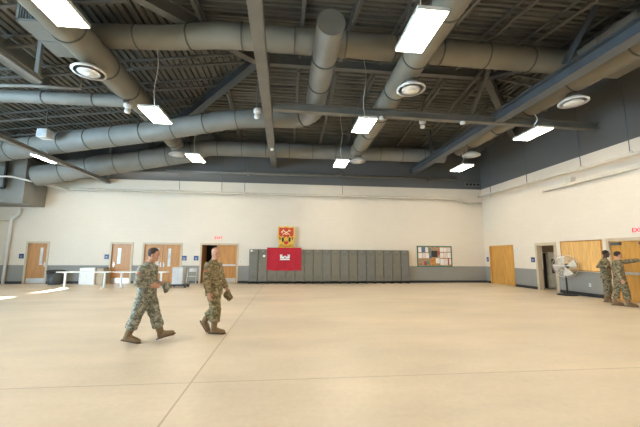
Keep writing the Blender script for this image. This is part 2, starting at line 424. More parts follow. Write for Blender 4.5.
# big lengthwise beams
def beam_parts(name, label, p, q, w, h, m, ends=()):
    t = thing(name, label, 'beam', p)
    P = Vector(p); Q = Vector(q)-P
    bm = BM(); ibeam(bm, (0, 0, 0), Q, w, h, .035, .04); obj('beam_section', bm, m, t)
    for e in ends:
        c = Q*e; bm = BM(); zt = roof_z(P.x+c.x, P.y+c.y)-P.z-.03
        box(bm, c.x-.05, c.x+.05, c.y-.05, c.y+.05, h, zt); obj('hanger_post', bm, m, t)
    return t
beam_parts('ceiling_beam', 'grey-beige beam running down the middle overhead to the back wall', (-.72, 3.5, 6.58), (-.76, YB-.02, 6.58), .30, .30, M_STEEL, (.5, .86))
beam_parts('ceiling_beam', 'long beam at upper right with blue-grey web running to the back wall', (7.92, 3.0, 6.48), (7.62, YB-.02, 6.48), .36, .38, M_STEELB, (.84,))
beam_parts('ceiling_beam', 'horizontal beam crossing under the right ducts to right wall', (-.52, 10.62, 6.46), (XR-.02, 10.86, 6.46), .22, .26, M_STEEL, ())
beam_parts('ceiling_beam', 'lower slim grey beam at left edge ending near back wall', (-9.62, 6.0, 5.38), (-9.72, YB-.02, 5.38), .22, .15, M_DUCTG, (.22, .99))
beam_parts('ceiling_beam', 'narrow grey tube beam at far upper left', (-7.1, 3.0, 6.3), (-6.95, 9.3, 6.3), .16, .16, M_DUCTG, (.98,))
bm = BM()
def brace(p, q, w=.13):
    bm = BM(); ibeam(bm, p, q, w, w, .015, .015); return bm
tag(obj('diagonal_brace', brace((7.86, 7.75, 6.95), (8.5, 7.2, 8.45), .16), M_STEELB), 'steel brace rising steeply from the upper right beam to roof', 'brace')
tag(obj('diagonal_brace', brace((7.45, 12.2, 6.95), (7.45, 10.5, 8.45), .13), M_STEEL), 'pale steel brace slanting down from ridge toward the right beam', 'brace')
tag(obj('diagonal_brace', brace((6.35, 12.4, 7.1), (7.25, 10.6, 8.45), .10), M_STEEL), 'steel brace slanting left below the ridge end', 'brace')
t = thing('deep_girder', 'dark deep girder plate at far upper left below the roof', 'beam', (-8.3, 4.5, 7.15))
bm = BM(); box(bm, -.03, .03, 0, 7.0, 0, .62); obj('web_plate', bm, M_STEEL, t)
bm = BM(); box(bm, -.14, .14, 0, 7.0, -.03, 0); obj('flange', bm, M_STEEL, t)

# ------------------------------------------------------------------ ducts
def bend_path(pts, r=.5, n=6):
    P = [Vector(p) for p in pts]; out = [P[0]]
    for a, b, c in zip(P, P[1:], P[2:]):
        rr = min(r, (b-a).length*.48, (c-b).length*.48)
        s = b+(a-b).normalized()*rr; e = b+(c-b).normalized()*rr
        for i in range(n+1):
            t = i/n; out.append(s*(1-t)**2+b*2*t*(1-t)+e*t*t)
    out.append(P[-1]); return out
def duct(label, pts, r, m, seam=1.15, bend=.7, name='round_duct', flange=True):
    """r: single or list per pts; one thing: shell + joint collars"""
    P = [Vector(p) for p in pts]
    path = bend_path(pts, bend)
    def rad(q):
        if not isinstance(r, (list, tuple)): return r
        best = None
        for i in range(len(P)-1):
            d = P[i+1]-P[i]; t = max(0, min(1, (q-P[i]).dot(d)/d.dot(d))); e = (P[i]+d*t-q).length
            if best is None or e < best[0]: best = (e, r[i]*(1-t)+r[i+1]*t)
        return best[1]
    o0 = P[0]; t = thing(name, label, 'duct', o0)
    # dense resample
    dense = [path[0]]
    for a, b in zip(path, path[1:]):
        L = (b-a).length; n = max(1, int(L/.115))
        for i in range(1, n+1): dense.append(a+(b-a)*(i/n))
    bm = BM(); R0 = [rad(q) for q in dense]
    # faint spiral ridges
    R1 = [q*(1.0 if i % 2 else .975) for i, q in enumerate(R0)]
    tube(bm, [q-o0 for q in dense], R1, 28, (0, 0, 1), cap=False); obj('duct_shell', bm, m, t, True)
    for e, f in ((0, 1), (-1, -2)):
        d = (dense[e]-dense[f]).normalized(); bm = BM(); tube(bm, [dense[e]-o0-d*.02, dense[e]-o0+d*.012], R1[e]+.012, 28, (0, 0, 1)); obj('end_cap', bm, m, t)
    acc = 0; last = 0
    for i in range(1, len(dense)-1):
        acc += (dense[i]-dense[i-1]).length
        if acc-last > seam:
            last = acc; d = (dense[i+1]-dense[i-1]).normalized()
            bm = BM(); tube(bm, [dense[i]-o0-d*.018, dense[i]-o0+d*.018], R0[i]+.016, 28, (0, 0, 1)); obj('joint_collar', bm, M_SEAM, t, False)
    return t
XDZ = 7.86
duct('wide round duct crossing overhead from left plenum to right plenum', [(-6.0, 9.35, XDZ), (-3.3, 9.15, XDZ), (-2.0, 8.85, XDZ), (9.2, 8.95, XDZ)], [.33, .34, .37, .37], M_DUCT, 1.5)
duct('round duct running lengthwise above the left light column', [(-5.30, 3.0, 7.0), (-5.42, 9.3, 7.05), (-5.74, 13.0, 7.44), (-5.82, 15.0, 7.44), (-5.5, 16.1, 7.0), (-5.42, 16.2, 6.75)], [.40, .40, .41, .41, .36, .30], M_DUCT, 1.6, .4)
duct('round duct running lengthwise above the middle light column', [(3.45, 2.6, 7.12), (3.71, 16.4, 7.12)], .38, M_DUCT, 1.8, .4)
duct('round duct running lengthwise right of the blue-grey beam', [(9.18, 3.2, 7.12), (8.90, 15.4, 7.12)], .38, M_DUCT, 1.8, .4)
duct('large capped duct near centre elbowing left to the back corner', [(1.0, 7.1, 7.15), (1.0, 12.75, 7.15), (-1.95, 12.85, 7.1), (-5.6, 13.5, 6.58), (-8.6, 14.5, 6.5), (-16.0, 16.7, 6.05)], [.35, .37, .38, .42, .45, .50], M_DUCTG, 1.3, 1.1)
duct('long duct along the back wall dropping to left corner plenum', [(9.0, 17.25, 7.3), (-4.3, 17.3, 7.25), (-5.0, 17.3, 6.95), (-9.4, 17.4, 6.15), (-12.6, 17.4, 5.45)], [.40, .42, .50, .54, .52], M_DUCTG, 1.25, .5)
duct('thin round duct entering from the left edge', [(-16.5, 11.6, 6.85), (-5.7, 11.45, 6.9)], .21, M_DUCTG, 1.6)

def plenum(label, x0, x1, y0, y1, z0, z1, m, slots=(), louvre=None):
    t = thing('duct_plenum', label, 'duct', (x0, y0, z0))
    bm = BM(); box(bm, 0, x1-x0, 0, y1-y0, 0, z1-z0, bev=.015); obj('plenum_box', bm, m, t)
    bm = BM(); W, D, H = x1-x0, y1-y0, z1-z0
    box(bm, -.02, W+.02, D*.5-.02, D*.5+.02, -.02, H+.02); obj('seam_flange', bm, m, t)
    if louvre:
        bm = BM(); a = louvre
        box(bm, .06, W-.06, -.02, -.004, .06, H-.06); g = obj('louvre', bm, M_GRILLE, t)
        bm = BM()
        for i in range(int((W-.12)/.06)): box(bm, .08+i*.06, .10+i*.06, -.05, -.02, .08, H-.08)
        obj('blade', bm, m, g)
        bm = BM(); box(bm, .0, W, -.06, -.004, .0, .06); box(bm, 0, W, -.06, -.004, H-.06, H); box(bm, 0, .06, -.06, -.004, 0, H); box(bm, W-.06, W, -.06, -.004, 0, H); obj('louvre_frame', bm, m, t)
    for (a0, a1, b0, b1) in slots:
        bm = BM(); box(bm, a0, a1, b0, b1, -.012, -.002); obj('supply_slot', bm, M_GRILLE, t)
    return t
plenum('pale grey rectangular plenum box with louvre at upper left', -6.5, -5.85, 7.8, 9.2, 7.05, 7.75, M_DUCTG, louvre=True)
plenum('beige rectangular plenum box at upper right edge with slots', 9.1, 10.9, 6.9, 9.0, 7.45, 8.05, M_DUCT, slots=((.12, .22, .15, .6), (.12, .22, .9, 1.3)), louvre=True)
plenum('large pale plenum box high in the back left corner', -15.3, -12.82, 17.0, 18.5, 4.0, 6.3, M_DUCTG)
# black framed panel on the far left
t = thing('framed_access_panel', 'black framed pale panel at far left edge beside plenum', 'panel', (-14.8, 16.72, 4.72))
bm = BM(); box(bm, 0, 1.25, 0, .05, 0, 1.3); obj('panel', bm, M_DUCTG, t)
bm = BM(); box(bm, -.07, 1.32, -.03, .07, -.08, .0); box(bm, -.07, 1.32, -.03, .07, 1.3, 1.38); box(bm, 1.25, 1.32, -.03, .07, 0, 1.3); box(bm, -.07, 0, -.03, .07, 0, 1.3); obj('panel_frame', bm, M_BLACK, t)

# diffusers
def diffuser(x, y, z, ztop, label, dx=0):
    t = thing('ceiling_diffuser', label, 'diffuser', (x, y, z), 0, 'round ceiling diffusers')
    bm = BM(); lathe(bm, [(.42, 0), (.42, .03), (.30, .12), (.24, .16), (.24, .10), (.30, .05), (.36, .0)], 36); obj('outer_cone', bm, M_WHITE, t, True)
    bm = BM(); lathe(bm, [(.26, -.02), (.27, -.01), (.20, .07), (.19, .07)], 32); obj('inner_cone', bm, M_WHITE, t, True)
    bm = BM(); lathe(bm, [(.345, .02), (.345, .024)], 32); obj('dark_throat', bm, M_GRILLE, t)
    bm = BM(); lathe(bm, [(.12, -.035), (.13, -.025), (.08, .02), (.07, .02)], 24); obj('centre_disc', bm, M_WHITE, t, True)
    bm = BM(); tube(bm, [(0, 0, .12), (dx, 0, ztop-z)], .17, 24); obj('neck', bm, M_DUCT, t, True)
diffuser(-5.42, 8.85, 6.45, 6.8, 'round white diffuser below the left duct near the camera')
diffuser(-5.42, 16.2, 6.45, 6.6, 'round white diffuser at the far end of the left duct')
diffuser(3.62, 8.72, 6.45, 6.75, 'round white diffuser below the middle duct near the camera')
diffuser(3.68, 16.2, 6.45, 6.75, 'round white diffuser at the far end of the middle duct')
diffuser(9.1, 8.9, 6.45, 6.75, 'large round white diffuser at upper right before the dark wall')
diffuser(9.0, 14.5, 6.45, 6.75, 'round white diffuser far right near the back right corner')

# ------------------------------------------------------------------ lights
M_LENS = mat('lit_lens', (.9, .9, .9), .5, 0, 0, emit=(1.0, .86, .66), estr=24)
def light_fixture(x, y, label, z=6.0, top=None):
    t = thing('panel_light', label, 'ceiling light', (x, y, z), 0, 'suspended panel lights')
    bm = BM(); box(bm, -.31, .31, -.625, .625, .012, .09, bev=.006); obj('housing', bm, M_WHITE, t)
    bm = BM(); box(bm, -.285, .285, -.60, .60, 0, .0115); obj('lens', bm, M_LENS, t)
    top = (roof_z(x, y)-.05 if top is None else top)-z
    n = 10; pts = []
    for i in range(n+1):
        q = i/n; pts.append((.05*sin(q*9+x), .04*cos(q*7+y)-.2, .09+(top-.09)*q))
    bm = BM(); tube(bm, pts, .013, 6, (0, 1, 0)); obj('power_cord', bm, M_CORD, t)
    for s in (-1, 1):
        bm = BM(); tube(bm, [(0, s*.5, .09), (0, s*.5, top)], .004, 5); obj('suspension_wire', bm, M_STEEL, t)
LX = (-4.27, 2.62, 8.95)
cn = ('left', 'middle', 'right'); rn = {5.75: 'nearest the camera', 10.5: 'halfway down the hall', 15.2: 'closest to the back wall', 1.0: 'above the camera', -2.6: 'behind the camera'}
for i, x in enumerate(LX):
    for y in (15.2, 10.5, 5.75, 1.0):  # last row is out of view, added to brighten the foreground floor
        xx = x-.08 if (i == 2 and y == 15.2) else x
        light_fixture(xx, y, 'bright suspended panel light in %s column, %s' % (cn[i], rn[y]), 6.0, 6.76 if i == 2 else None)
for y in (15.2,):
    light_fixture(-10.4, 14.9, 'panel light seen edge-on beyond the slim left beam', 5.64, 5.98)

# small ceiling devices
def ptz(label, x, y, z):
    t = thing('ceiling_speaker', label, 'sensor', (x, y, z), 0, 'small white ceiling devices')
    bm = BM(); lathe(bm, [(.05, 0), (.09, .02), (.10, .08), (.085, .14), (.06, .16)], 20); obj('housing', bm, M_WHITEC, t, True)
    bm = BM(); lathe(bm, [(.06, .16), (.13, .22), (.13, .34), (.05, .36)], 20); obj('bell', bm, M_WHITEC, t, True)
    bm = BM(); tube(bm, [(0, 0, .35), (0, 0, roof_z(x, y)-z)], .02, 8); obj('stem', bm, M_STEEL, t)
ptz('white cylindrical device beside middle beam', -1.1, 11.1, 6.35)
ptz('white cylindrical device at end of thin left duct', -5.50, 11.2, 6.35)
ptz('white cylindrical device between middle and right beams', 5.25, 11.6, 6.5)
for x, y, z, lb in ((3.34, 10.70, 6.40, 'small round detector under the crossing beam'), (-.72, 15.0, 6.52, 'small round detector under the middle beam'), (6.4, 10.74, 6.4, 'tiny round detector under crossing beam near right beam')):
    bm = BM(); lathe(bm, [(.03, -.04), (.09, -.02), (.10, .06)], 20); tag(obj('smoke_detector', bm, M_WHITEC, None, True, (x, y, z)), lb, 'detector')
t = thing('loudspeaker', 'boxy white loudspeaker hanging before the left diagonal duct', 'loudspeaker', (-9.95, 13.9, 6.25))
bm = BM(); box(bm, -.2, .2, -.2, .2, 0, .36, bev=.02); obj('cabinet', bm, M_WHITEC, t)
bm = BM(); box(bm, -.16, .16, -.212, -.202, .04, .32); obj('grille', bm, mat('pale_grille', (.55, .58, .6), .5), t)
bm = BM(); tube(bm, [(0, 0, .36), (0, 0, roof_z(-9.95, 13.9)-6.25)], .02, 8); obj('bracket', bm, M_STEEL, t)

# ------------------------------------------------------------------ wall pipes and rails
def pipe(label, pts, r, m, name='wall_pipe', clamps=None, cat='pipe'):
    o = Vector(pts[0]); t = thing(name, label, cat, o)
    bm = BM(); tube(bm, [Vector(p)-o for p in pts], r, 12, (0, 0, 1)); obj('pipe_run', bm, m, t, True)
    for c, zt in (clamps or []):
        bm = BM(); q = Vector(c)-o; tube(bm, [q, q+Vector((0, 0, zt-c[2]))], .014, 6); obj('hanger_rod', bm, M_STEELB, t)
        bm = BM(); box(bm, q.x-.03, q.x+.03, q.y-r-.02, q.y+r+.02, q.z-r-.03, q.z+r+.03); obj('clamp', bm, m, t)
    return t
pipe('grey pipe along the dark band high on the back wall', [(-11.5, 18.2, 6.12), (10.2, 18.2, 6.2)], .09, M_STEEL, clamps=[((x, 18.2, 6.15), 7.5) for x in (-10.5, -6.0, -2.2, 3.2, 8.5)])
pipe('cream pipe along the back wall below the dark band', [(-11.6, 18.25, 5.0), (-5, 18.25, 4.98), (8.5, 18.25, 5.0), (10.4, 18.25, 4.98), (10.9, 18.2, 4.75), (11.75, 18.2, 4.75)], .07, M_PIPE, clamps=[((x, 18.25, 5.0), 7.5) for x in (-5.9, -3.62, -2.36, 3.24)])
pipe('long cream rail suspended on rods beside the right wall', [(11.6, 18.2, 5.12), (11.6, 2.0, 4.9)], .055, M_PIPE, 'suspended_rail', clamps=[((11.6, y, 5.03), 7.6) for y in (17.0, 14.2, 11.3, 9.45, 7.0)])
t = thing('rail_conduit', 'cream rectangular trough fixed high on the right wall', 'conduit', (11.88, 3.0, 4.55))  # solid strip built along the shadow line of the suspended rail
bm = BM(); box(bm, -.06, .12, 0, 10.6, 0, .1); obj('trough', bm, M_PIPE, t)
bm = BM(); box(bm, -.10, .12, 9.0, 9.25, .1, .3); obj('bracket', bm, M_PIPE, t)
pipe('white downpipe leaning against back wall at far left', [(-13.95, 18.4, 3.9), (-13.98, 18.42, 3.6), (-14.3, 18.42, 3.35), (-14.32, 18.42, 0)], .07, M_WHITEC, 'downpipe')
pipe('thin conduit on the back wall at far left', [(-16.9, 18.46, 3.25), (-14.3, 18.46, 3.25)], .025, M_PIPE, 'conduit')
pipe('white pipe rail below the corner plenum at left', [(-16.8, 16.55, 5.2), (-13.1, 16.55, 5.2), (-11.6, 18.3, 4.93)], .045, M_WHITEC)
pipe('grey bracket pipe below the far upper left plenum', [(-14.0, 9.8, 6.1), (-7.6, 9.8, 6.45), (-6.2, 9.8, 6.45), (-6.2, 9.8, 7.3)], .05, M_DUCTG)
# louvre near the back right corner
t = thing('wall_louvre', 'small dark slotted louvre on the dark band by right corner', 'vent', (10.95, YB-.05, 5.85))
bm = BM(); box(bm, 0, 1.0, 0, .04, 0, .22); obj('louvre_frame', bm, M_STEEL, t)
for i in range(4):
    bm = BM(); box(bm, .06+i*.24, .22+i*.24, -.012, -.001, .05, .17); obj('slot', bm, M_BLACK, t)

# ------------------------------------------------------------------ doors   (local x along the wall, -y into the room)
NB = [0]
def door(n, loc, rz, w, h, leaves, frame_m=M_FRAME, fw=.09, leaf_m=M_WOOD):
    d = bpy.data.objects.new('door_%d' % n, None); COL.objects.link(d); struct(d); d.location = loc; d.rotation_euler = (0, 0, rz)
    bm = BM(); box(bm, -fw*.9, .015, -.03, .2, 0, h+fw); box(bm, w-.015, w+fw*.9, -.03, .2, 0, h+fw); box(bm, .015, w-.015, -.03, .2, h-.01, h+fw)
    obj('door_frame', bm, frame_m, d)
    for lf in leaves:
        x0, x1 = lf['x']; y = .05
        bm = BM(); box(bm, x0, x1, y, y+.045, .004, h-.012, bev=.002); L = obj('door_leaf', bm, leaf_m, d)
        if 'open' in lf:
            L.location = (x0, y, 0); L.rotation_euler = (0, 0, lf['open'])
            for v in L.data.vertices: v.co.x -= x0; v.co.y -= y
            continue
        if 'win' in lf:
            a, b, z0, z1 = lf['win']
            bm = BM(); box(bm, a, b, y-.006, y-.001, z0, z1); obj('vision_glass', bm, M_GLASS, L)
            bm = BM()
            for q in ((a-.02, a, z0-.02, z1+.02), (b, b+.02, z0-.02, z1+.02), (a, b, z0-.02, z0), (a, b, z1, z1+.02)): box(bm, q[0], q[1], y-.012, y-.001, q[2], q[3])
            obj('glazing_bead', bm, M_FRAME, L)
        if 'kick' in lf:
            bm = BM(); box(bm, x0+.03, x1-.03, y-.006, y-.001, .03, .28); obj('kick_plate', bm, M_CHROME, L)
        if 'lever' in lf:
            a = lf['lever']; bm = BM(); box(bm, a-.025, a+.025, y-.012, y-.001, .88, 1.12); tube(bm, [(a, y-.01, 1.0), (a, y-.06, 1.0), (a+lf.get('ld', .1), y-.06, 1.0)], .012, 8, (0, 0, 1)); obj('lever_handle', bm, M_CHROME, L)
        if 'bar' in lf:
            bm = BM(); box(bm, x0+.05, x1-.05, y-.07, y-.03, .94, 1.03, bev=.01); box(bm, x0+.05, x0+.1, y-.05, y-.001, .94, 1.03); box(bm, x1-.1, x1-.05, y-.05, y-.001, .94, 1.03); obj('push_bar', bm, M_CHROME, L)
        if 'closer' in lf:
            bm = BM(); box(bm, x0+.08, x0+.4, y-.09, y-.001, h-.16, h-.06, bev=.01); obj('door_closer', bm, M_STEELB, L)
    return d
door(1, (-13.42, YB, 0), 0, .96, 2.1, [dict(x=(.02, .94), win=(.60, .72, .98, 1.86), kick=1, lever=.86, ld=-.1)])
door(2, (-9.28, YB, 0), 0, 1.02, 2.1, [dict(x=(.02, 1.0), win=(.30, .47, 1.05, 1.86), kick=1, lever=.14)])
door(3, (-7.62, YB, 0), 0, 1.92, 2.1, [dict(x=(.02, .955), win=(.62, .76, .88, 1.86), lever=.88, ld=-.1), dict(x=(.965, 1.9), win=(1.25, 1.38, .92, 1.86), lever=1.04)])
door(4, (-4.60, YB, 0), 0, 1.92, 2.1, [dict(x=(.02, .70), open=R(83)), dict(x=(.80, 1.9), bar=1, kick=1)])
door(5, (XR, 17.98, 0), -pi/2, 1.88, 2.1, [dict(x=(.02, .935)), dict(x=(.945, 1.86))], M_WOODY, .07, M_WOODY)
door(6, (XR, 14.40, 0), -pi/2, 1.02, 2.08, [], M_FRAME, .12)
door(7, (XR, 10.9, 0), -pi/2, 1.95, 2.14, [dict(x=(.02, .97), bar=1, closer=1), dict(x=(.98, 1.93), bar=1, closer=1)], M_FRAME, .10, M_WOODY)

# storage room behind the open doorway on the right
t = thing('upright_fridge', 'tall pale glass-fronted fridge standing inside the open doorway', 'fridge', (XR+1.12, 15.0, 0))
bm = BM(); box(bm, -.36, .36, -.3, .35, .05, 1.78, bev=.02); obj('body', bm, mat('pale_appliance', (.62, .60, .54), .4), t)
bm = BM(); box(bm, -.34, .34, -.34, -.302, .1, 1.75, bev=.01); dd = obj('fridge_door', bm, MATS['pale_appliance'], t)
bm = BM(); box(bm, -.20, .22, -.35, -.341, .75, 1.45); obj('glass_panel', bm, M_BIN, dd)
bm = BM(); box(bm, -.29, -.26, -.38, -.341, .9, 1.4); obj('door_handle', bm, M_CHROME, dd)
t = thing('black_cabinet', 'black narrow cabinet just inside the open doorway', 'cabinet', (XR+.52, 15.05, 0))
bm = BM(); box(bm, -.2, .2, -.3, .3, .04, 1.72, bev=.01); obj('body', bm, M_BLACK, t)
bm = BM(); box(bm, -.18, .18, -.32, -.301, .08, 1.68, bev=.01); obj('door', bm, M_BLACK, t)
t = thing('closet_light', 'small dome lamp on the ceiling inside the right storage room', 'ceiling light', (XR+1.2, 13.6, 2.52))  # lamp put in to lift the dark doorway interior
bm = BM(); lathe(bm, [(.12, 0), (.15, .03), (.15, .08)], 20); obj('dome', bm, mat('dim_lit_dome', (.9, .9, .9), .5, 0, 0, emit=(1, .85, .6), estr=10), t, True)

# signs
def wall_sign(x, z, w, h, label, right=False):
    t = thing('room_sign', label, 'sign', (x, YB-.001, z) if not right else (XR-.001, x, z), -pi/2 if right else 0)
    bm = BM(); box(bm, -w/2, w/2, -.02, 0, -h/2, h/2, bev=.004); obj('plate', bm, M_BLUE, t)
    bm = BM(); box(bm, -w*.3, w*.3, -.024, -.0205, -h*.02, h*.05); box(bm, -w*.2, w*.2, -.024, -.0205, -h*.25, -h*.18); obj('lettering_lines', bm, M_WHITEC, t)
wall_sign(-13.68, 1.42, .22, .24, 'dark square room sign left of the leftmost door')
wall_sign(-9.50, 1.41, .22, .24, 'blue square room sign left of the second door from left')
wall_sign(-5.50, 1.36, .25, .25, 'blue square room sign right of the windowed double doors')
wall_sign(-4.87, 1.36, .25, .25, 'blue square room sign left of the half-open doors')
wall_sign(14.60+.1, 1.40, .24, .24, 'blue square room sign left of the open right-wall doorway', True)
wall_sign(18.27, 1.38, .18, .26, 'dark room sign between corner and closed golden doors', True)

def exit_sign(loc, rz, label):
    t = thing('exit_sign', label, 'sign', loc, rz)
    bm = BM(); box(bm, -.19, .19, -.06, 0, -.1, .1, bev=.008); obj('housing', bm, M_SIGNBOX, t)
    cu = bpy.data.curves.new('exit_text', 'FONT'); cu.body = 'EXIT'; cu.size = .20; cu.offset = .004; cu.align_x = 'CENTER'; cu.align_y = 'CENTER'; cu.extrude = .003
    o = bpy.data.objects.new('exit_text', cu); o.rotation_euler = (pi/2, 0, 0)
    COL.objects.link(o); bpy.context.view_layer.update()
    me = bpy.data.meshes.new_from_object(o.evaluated_get(bpy.context.evaluated_depsgraph_get())); bpy.data.objects.remove(o)
    me.transform(Matrix.Translation((0, -.064, 0)) @ Matrix.Rotation(pi/2, 4, 'X')); me.materials.clear(); me.materials.append(M_SIGNRED)
    q = bpy.data.objects.new('lettering', me); link(q, t)
    return t
exit_sign((-3.72, YB, 2.47), 0, 'small pale EXIT sign above the half-open double doors')
exit_sign((XR, 9.78, 2.47), -pi/2, 'EXIT sign with red letters above the right-wall exit doors')
# thermostat, switches, outlets
def plate(name, label, loc, rz, w, h, m=M_WHITEC, cat='switch'):
    t = thing(name, label, cat, loc, rz)
    bm = BM(); box(bm, -w/2, w/2, -.015, 0, -h/2, h/2, bev=.003); obj('plate', bm, m, t)
    bm = BM(); box(bm, -w*.16, w*.16, -.024, -.0155, -h*.2, h*.2); obj('toggle', bm, M_STEEL, t)
plate('light_switch', 'switch plate on the wall between half-open doors and lockers', (-2.48, YB, 1.18), 0, .14, .13)
plate('wall_outlet', 'white outlet plate on the grey band left of right-hand soldiers', (XR, 11.82, .45), -pi/2, .09, .13, M_WHITEC, 'outlet')
plate('occupancy_sensor', 'small pale sensor bracket right of the golden double doors', (XR, 15.7, 1.95), -pi/2, .26, .07, M_WHITEC, 'sensor')

# plywood board
t = thing('plywood_board', 'big golden plywood panel mounted on the right wall', 'board', (XR-.03, 12.99, .98), -pi/2)
bm = BM(); box(bm, 0, 1.85, -.03, .02, 0, 1.23, bev=.004); obj('panel', bm, M_PLY, t)
bm = BM()
for q in ((0, 1.85, 0, .03), (0, 1.85, 1.20, 1.23), (0, .03, 0, 1.23), (1.82, 1.85, 0, 1.23)): box(bm, q[0]-.004, q[1]+.004, -.045, -.028, q[2]-.004, q[3]+.004)
obj('panel_trim', bm, M_WOOD, t)

# ------------------------------------------------------------------ lockers
LN = 18; LX0, LX1 = -1.97, 7.08; LW = (LX1-LX0)/LN; LY = 18.05; LH = 1.87
M_WARMG = mat('warm_grey_metal', (.36, .34, .28), .4, .4); M_LVENT = mat('locker_vent_shade', (.12, .115, .095), .5)
def make_locker(m):
    t = thing('locker', '', 'locker')
    w = LW-.022
    bm = BM(); box(bm, 0, w, .02, .44, .13, LH); obj('body', bm, m, t)
    bm = BM(); box(bm, .018, w-.018, 0, .0195, .16, LH-.03, bev=.004); d = obj('door', bm, m, t)
    for z0 in (1.58, .28):
        bm = BM()
        for i in range(5): box(bm, w*.28, w*.72, -.006, -.0005, z0+i*.035, z0+i*.035+.014)
        obj('vent_louvre', bm, M_LVENT, d)
    bm = BM(); box(bm, w*.10, w*.15, -.02, -.0005, 1.0, 1.08, bev=.004); obj('handle', bm, M_WARMG, d)
    bm = BM(); box(bm, w*.40, w*.60, -.004, -.0005, 1.74, 1.77); obj('number_tag', bm, M_WARMG, d)
    for a in (.01, w-.05):
        bm = BM(); box(bm, a, a+.04, .03, .43, 0, .13); obj('leg', bm, M_BASE, t)
    return t
ord_ = ['leftmost', 'second', 'third', 'fourth', 'fifth', 'sixth', 'seventh', 'eighth', 'ninth', 'ninth', 'eighth', 'seventh', 'sixth', 'fifth', 'fourth', 'third', 'second', 'rightmost']
protoA, protoB = make_locker(M_LOCKB), make_locker(M_LOCK)
slate = {0, 8, 10, 12, 13, 15, 17}
used = set()
for i in range(LN):
    p = protoA if i in slate else protoB
    if p.name not in used: o = p; used.add(p.name)
    else: o = copy_tree(p)
    o.location = (LX0+i*LW+.011, LY, 0)
    tone = 'grey'
    if i == 0: s = 'leftmost locker of the row, with a white label at top'
    elif i == 17: s = 'rightmost locker of the row, beside the notice board'
    elif i < 9: s = '%s tall locker, %s from the left end of the row' % (tone, ord_[i])
    else: s = '%s tall locker, %s from the right end of the row' % (tone, ord_[i])
    if i == 1: s += ', with white sticker'
    if 2 <= i <= 5: s = s.replace('tall locker', 'locker behind the flag').replace(' of the row', '')
    o['label'] = s; o['group'] = 'metal lockers along the back wall'
for x, z, w, nm in ((LX0+.08, 1.78, .1, 'white paper label on the leftmost locker top corner'), (LX0+LW+.25, 1.50, .12, 'white round-edged sticker on the second locker')):
    bm = BM(); box(bm, x, x+w, LY-.008, LY-.001, z-.05, z+.05); tag(obj('paper_label', bm, M_WHITE), nm, 'label')

# red banner with castle emblem, hanging over lockers 3..6
def cloth(name, m, w, h, parent, y=0):
    bm = BM(); nx, nz = 40, 26; V = []
    for k in range(2):
        G = []
        for i in range(nx+1):
            row = []
            for j in range(nz+1):
                u, v = i/nx, j/nz
                yy = y-.012*sin(u*21+v*2)*(1-v*.5)*(.4+v) - .008*sin(u*9-v*5)
                zz = -v*h + (.012*sin(u*17) if j == nz else 0) - .015*sin(pi*u)*v
                row.append(bm.verts.new((u*w, yy+k*.006, zz)))
            G.append(row)
        V.append(G)
    for k in range(2):
        for i in range(nx):
            for j in range(nz): bm.faces.new((V[k][i][j], V[k][i+1][j], V[k][i+1][j+1], V[k][i][j+1]))
    return obj(name, bm, m, parent, True)
t = thing('red_flag', 'crimson flag with white castle emblem hung over the lockers', 'flag', (-1.0, LY-.05, 1.95))
cloth('flag_cloth', M_RED, 1.88, 1.22, t)
bm = BM()
cx, cz = .98, -.50; s_ = .27
def rc(a, b, c, d): box(bm, cx+a*s_, cx+b*s_, -.036, -.030, cz+c*s_, cz+d*s_)
rc(-1, 1, -.62, -.36); rc(-.95, .95, -.28, -.20)
for x in (-.78, .78):
    rc(x-.20, x+.20, -.2, .28)
    for q in (-.24, -.06, .12): rc(x+q, x+q+.12, .30, .52)
    rc(x-.24, x+.24, .24, .34)
rc(-.58, -.14, -.2, .06); rc(.14, .58, -.2, .06); rc(-.2, .2, .0, .16)
for q in (-.5, -.26, .14, .38): rc(q, q+.12, .06, .15)
rc(-.14, -.08, .16, .3); rc(.08, .14, .16, .3)
obj('castle_emblem', bm, M_WHITE, t)
bm = BM(); tube(bm, [(-.02, 0, .0), (1.9, 0, .0)], .014, 8); obj('top_hem', bm, M_RED, t)

# unit crest above the flag
t = thing('unit_crest', 'painted red and gold shield crest above the red flag', 'crest', (.03, LY+.2, 2.0))
def shp(w, h, top=0):
    return [(-w, h), (-w*.55, h-.05), (0, h+.02), (w*.55, h-.05), (w, h)]
bm = BM(); poly(bm, [(-.45, 1.17), (-.48, .5), (-.38, .2), (-.46, -.03), (.46, -.03), (.38, .2), (.48, .5), (.45, 1.17), (.25, 1.13), (0, 1.18), (-.25, 1.13)], 0, .03); obj('gold_backing', bm, M_GOLD, t)
bm = BM(); poly(bm, [(-.40, 1.10), (-.41, .56), (-.30, .34), (0, .12), (.30, .34), (.41, .56), (.40, 1.10), (.2, 1.06), (0, 1.10), (-.2, 1.06)], -.012, -.001); obj('red_shield', bm, M_SHRED, t)
bm = BM()
for s in (-1, 1):
    tube(bm, [(-.20*s, -.02, .70), (.20*s, -.02, .94)], .022, 8); tube(bm, [(.13*s, -.02, .96), (.23*s, -.02, .88)], .03, 8)
ball(bm, (-.24, -.02, .84), (.05, .012, .05)); ball(bm, (0, -.02, .72), (.07, .012, .03)); obj('crossed_device', bm, mat('cream_paint', (.85, .72, .5), .5), t)
bm = BM(); poly(bm, [(-.41, .66), (-.27, .56), (-.20, .66), (-.10, .50), (0, .60), (.10, .50), (.20, .66), (.27, .56), (.41, .66), (.36, .36), (.16, .22), (.06, .38), (0, .30), (-.06, .38), (-.16, .22), (-.36, .36)], -.025, -.013); obj('gold_band', bm, M_GOLD, t)
bm = BM()
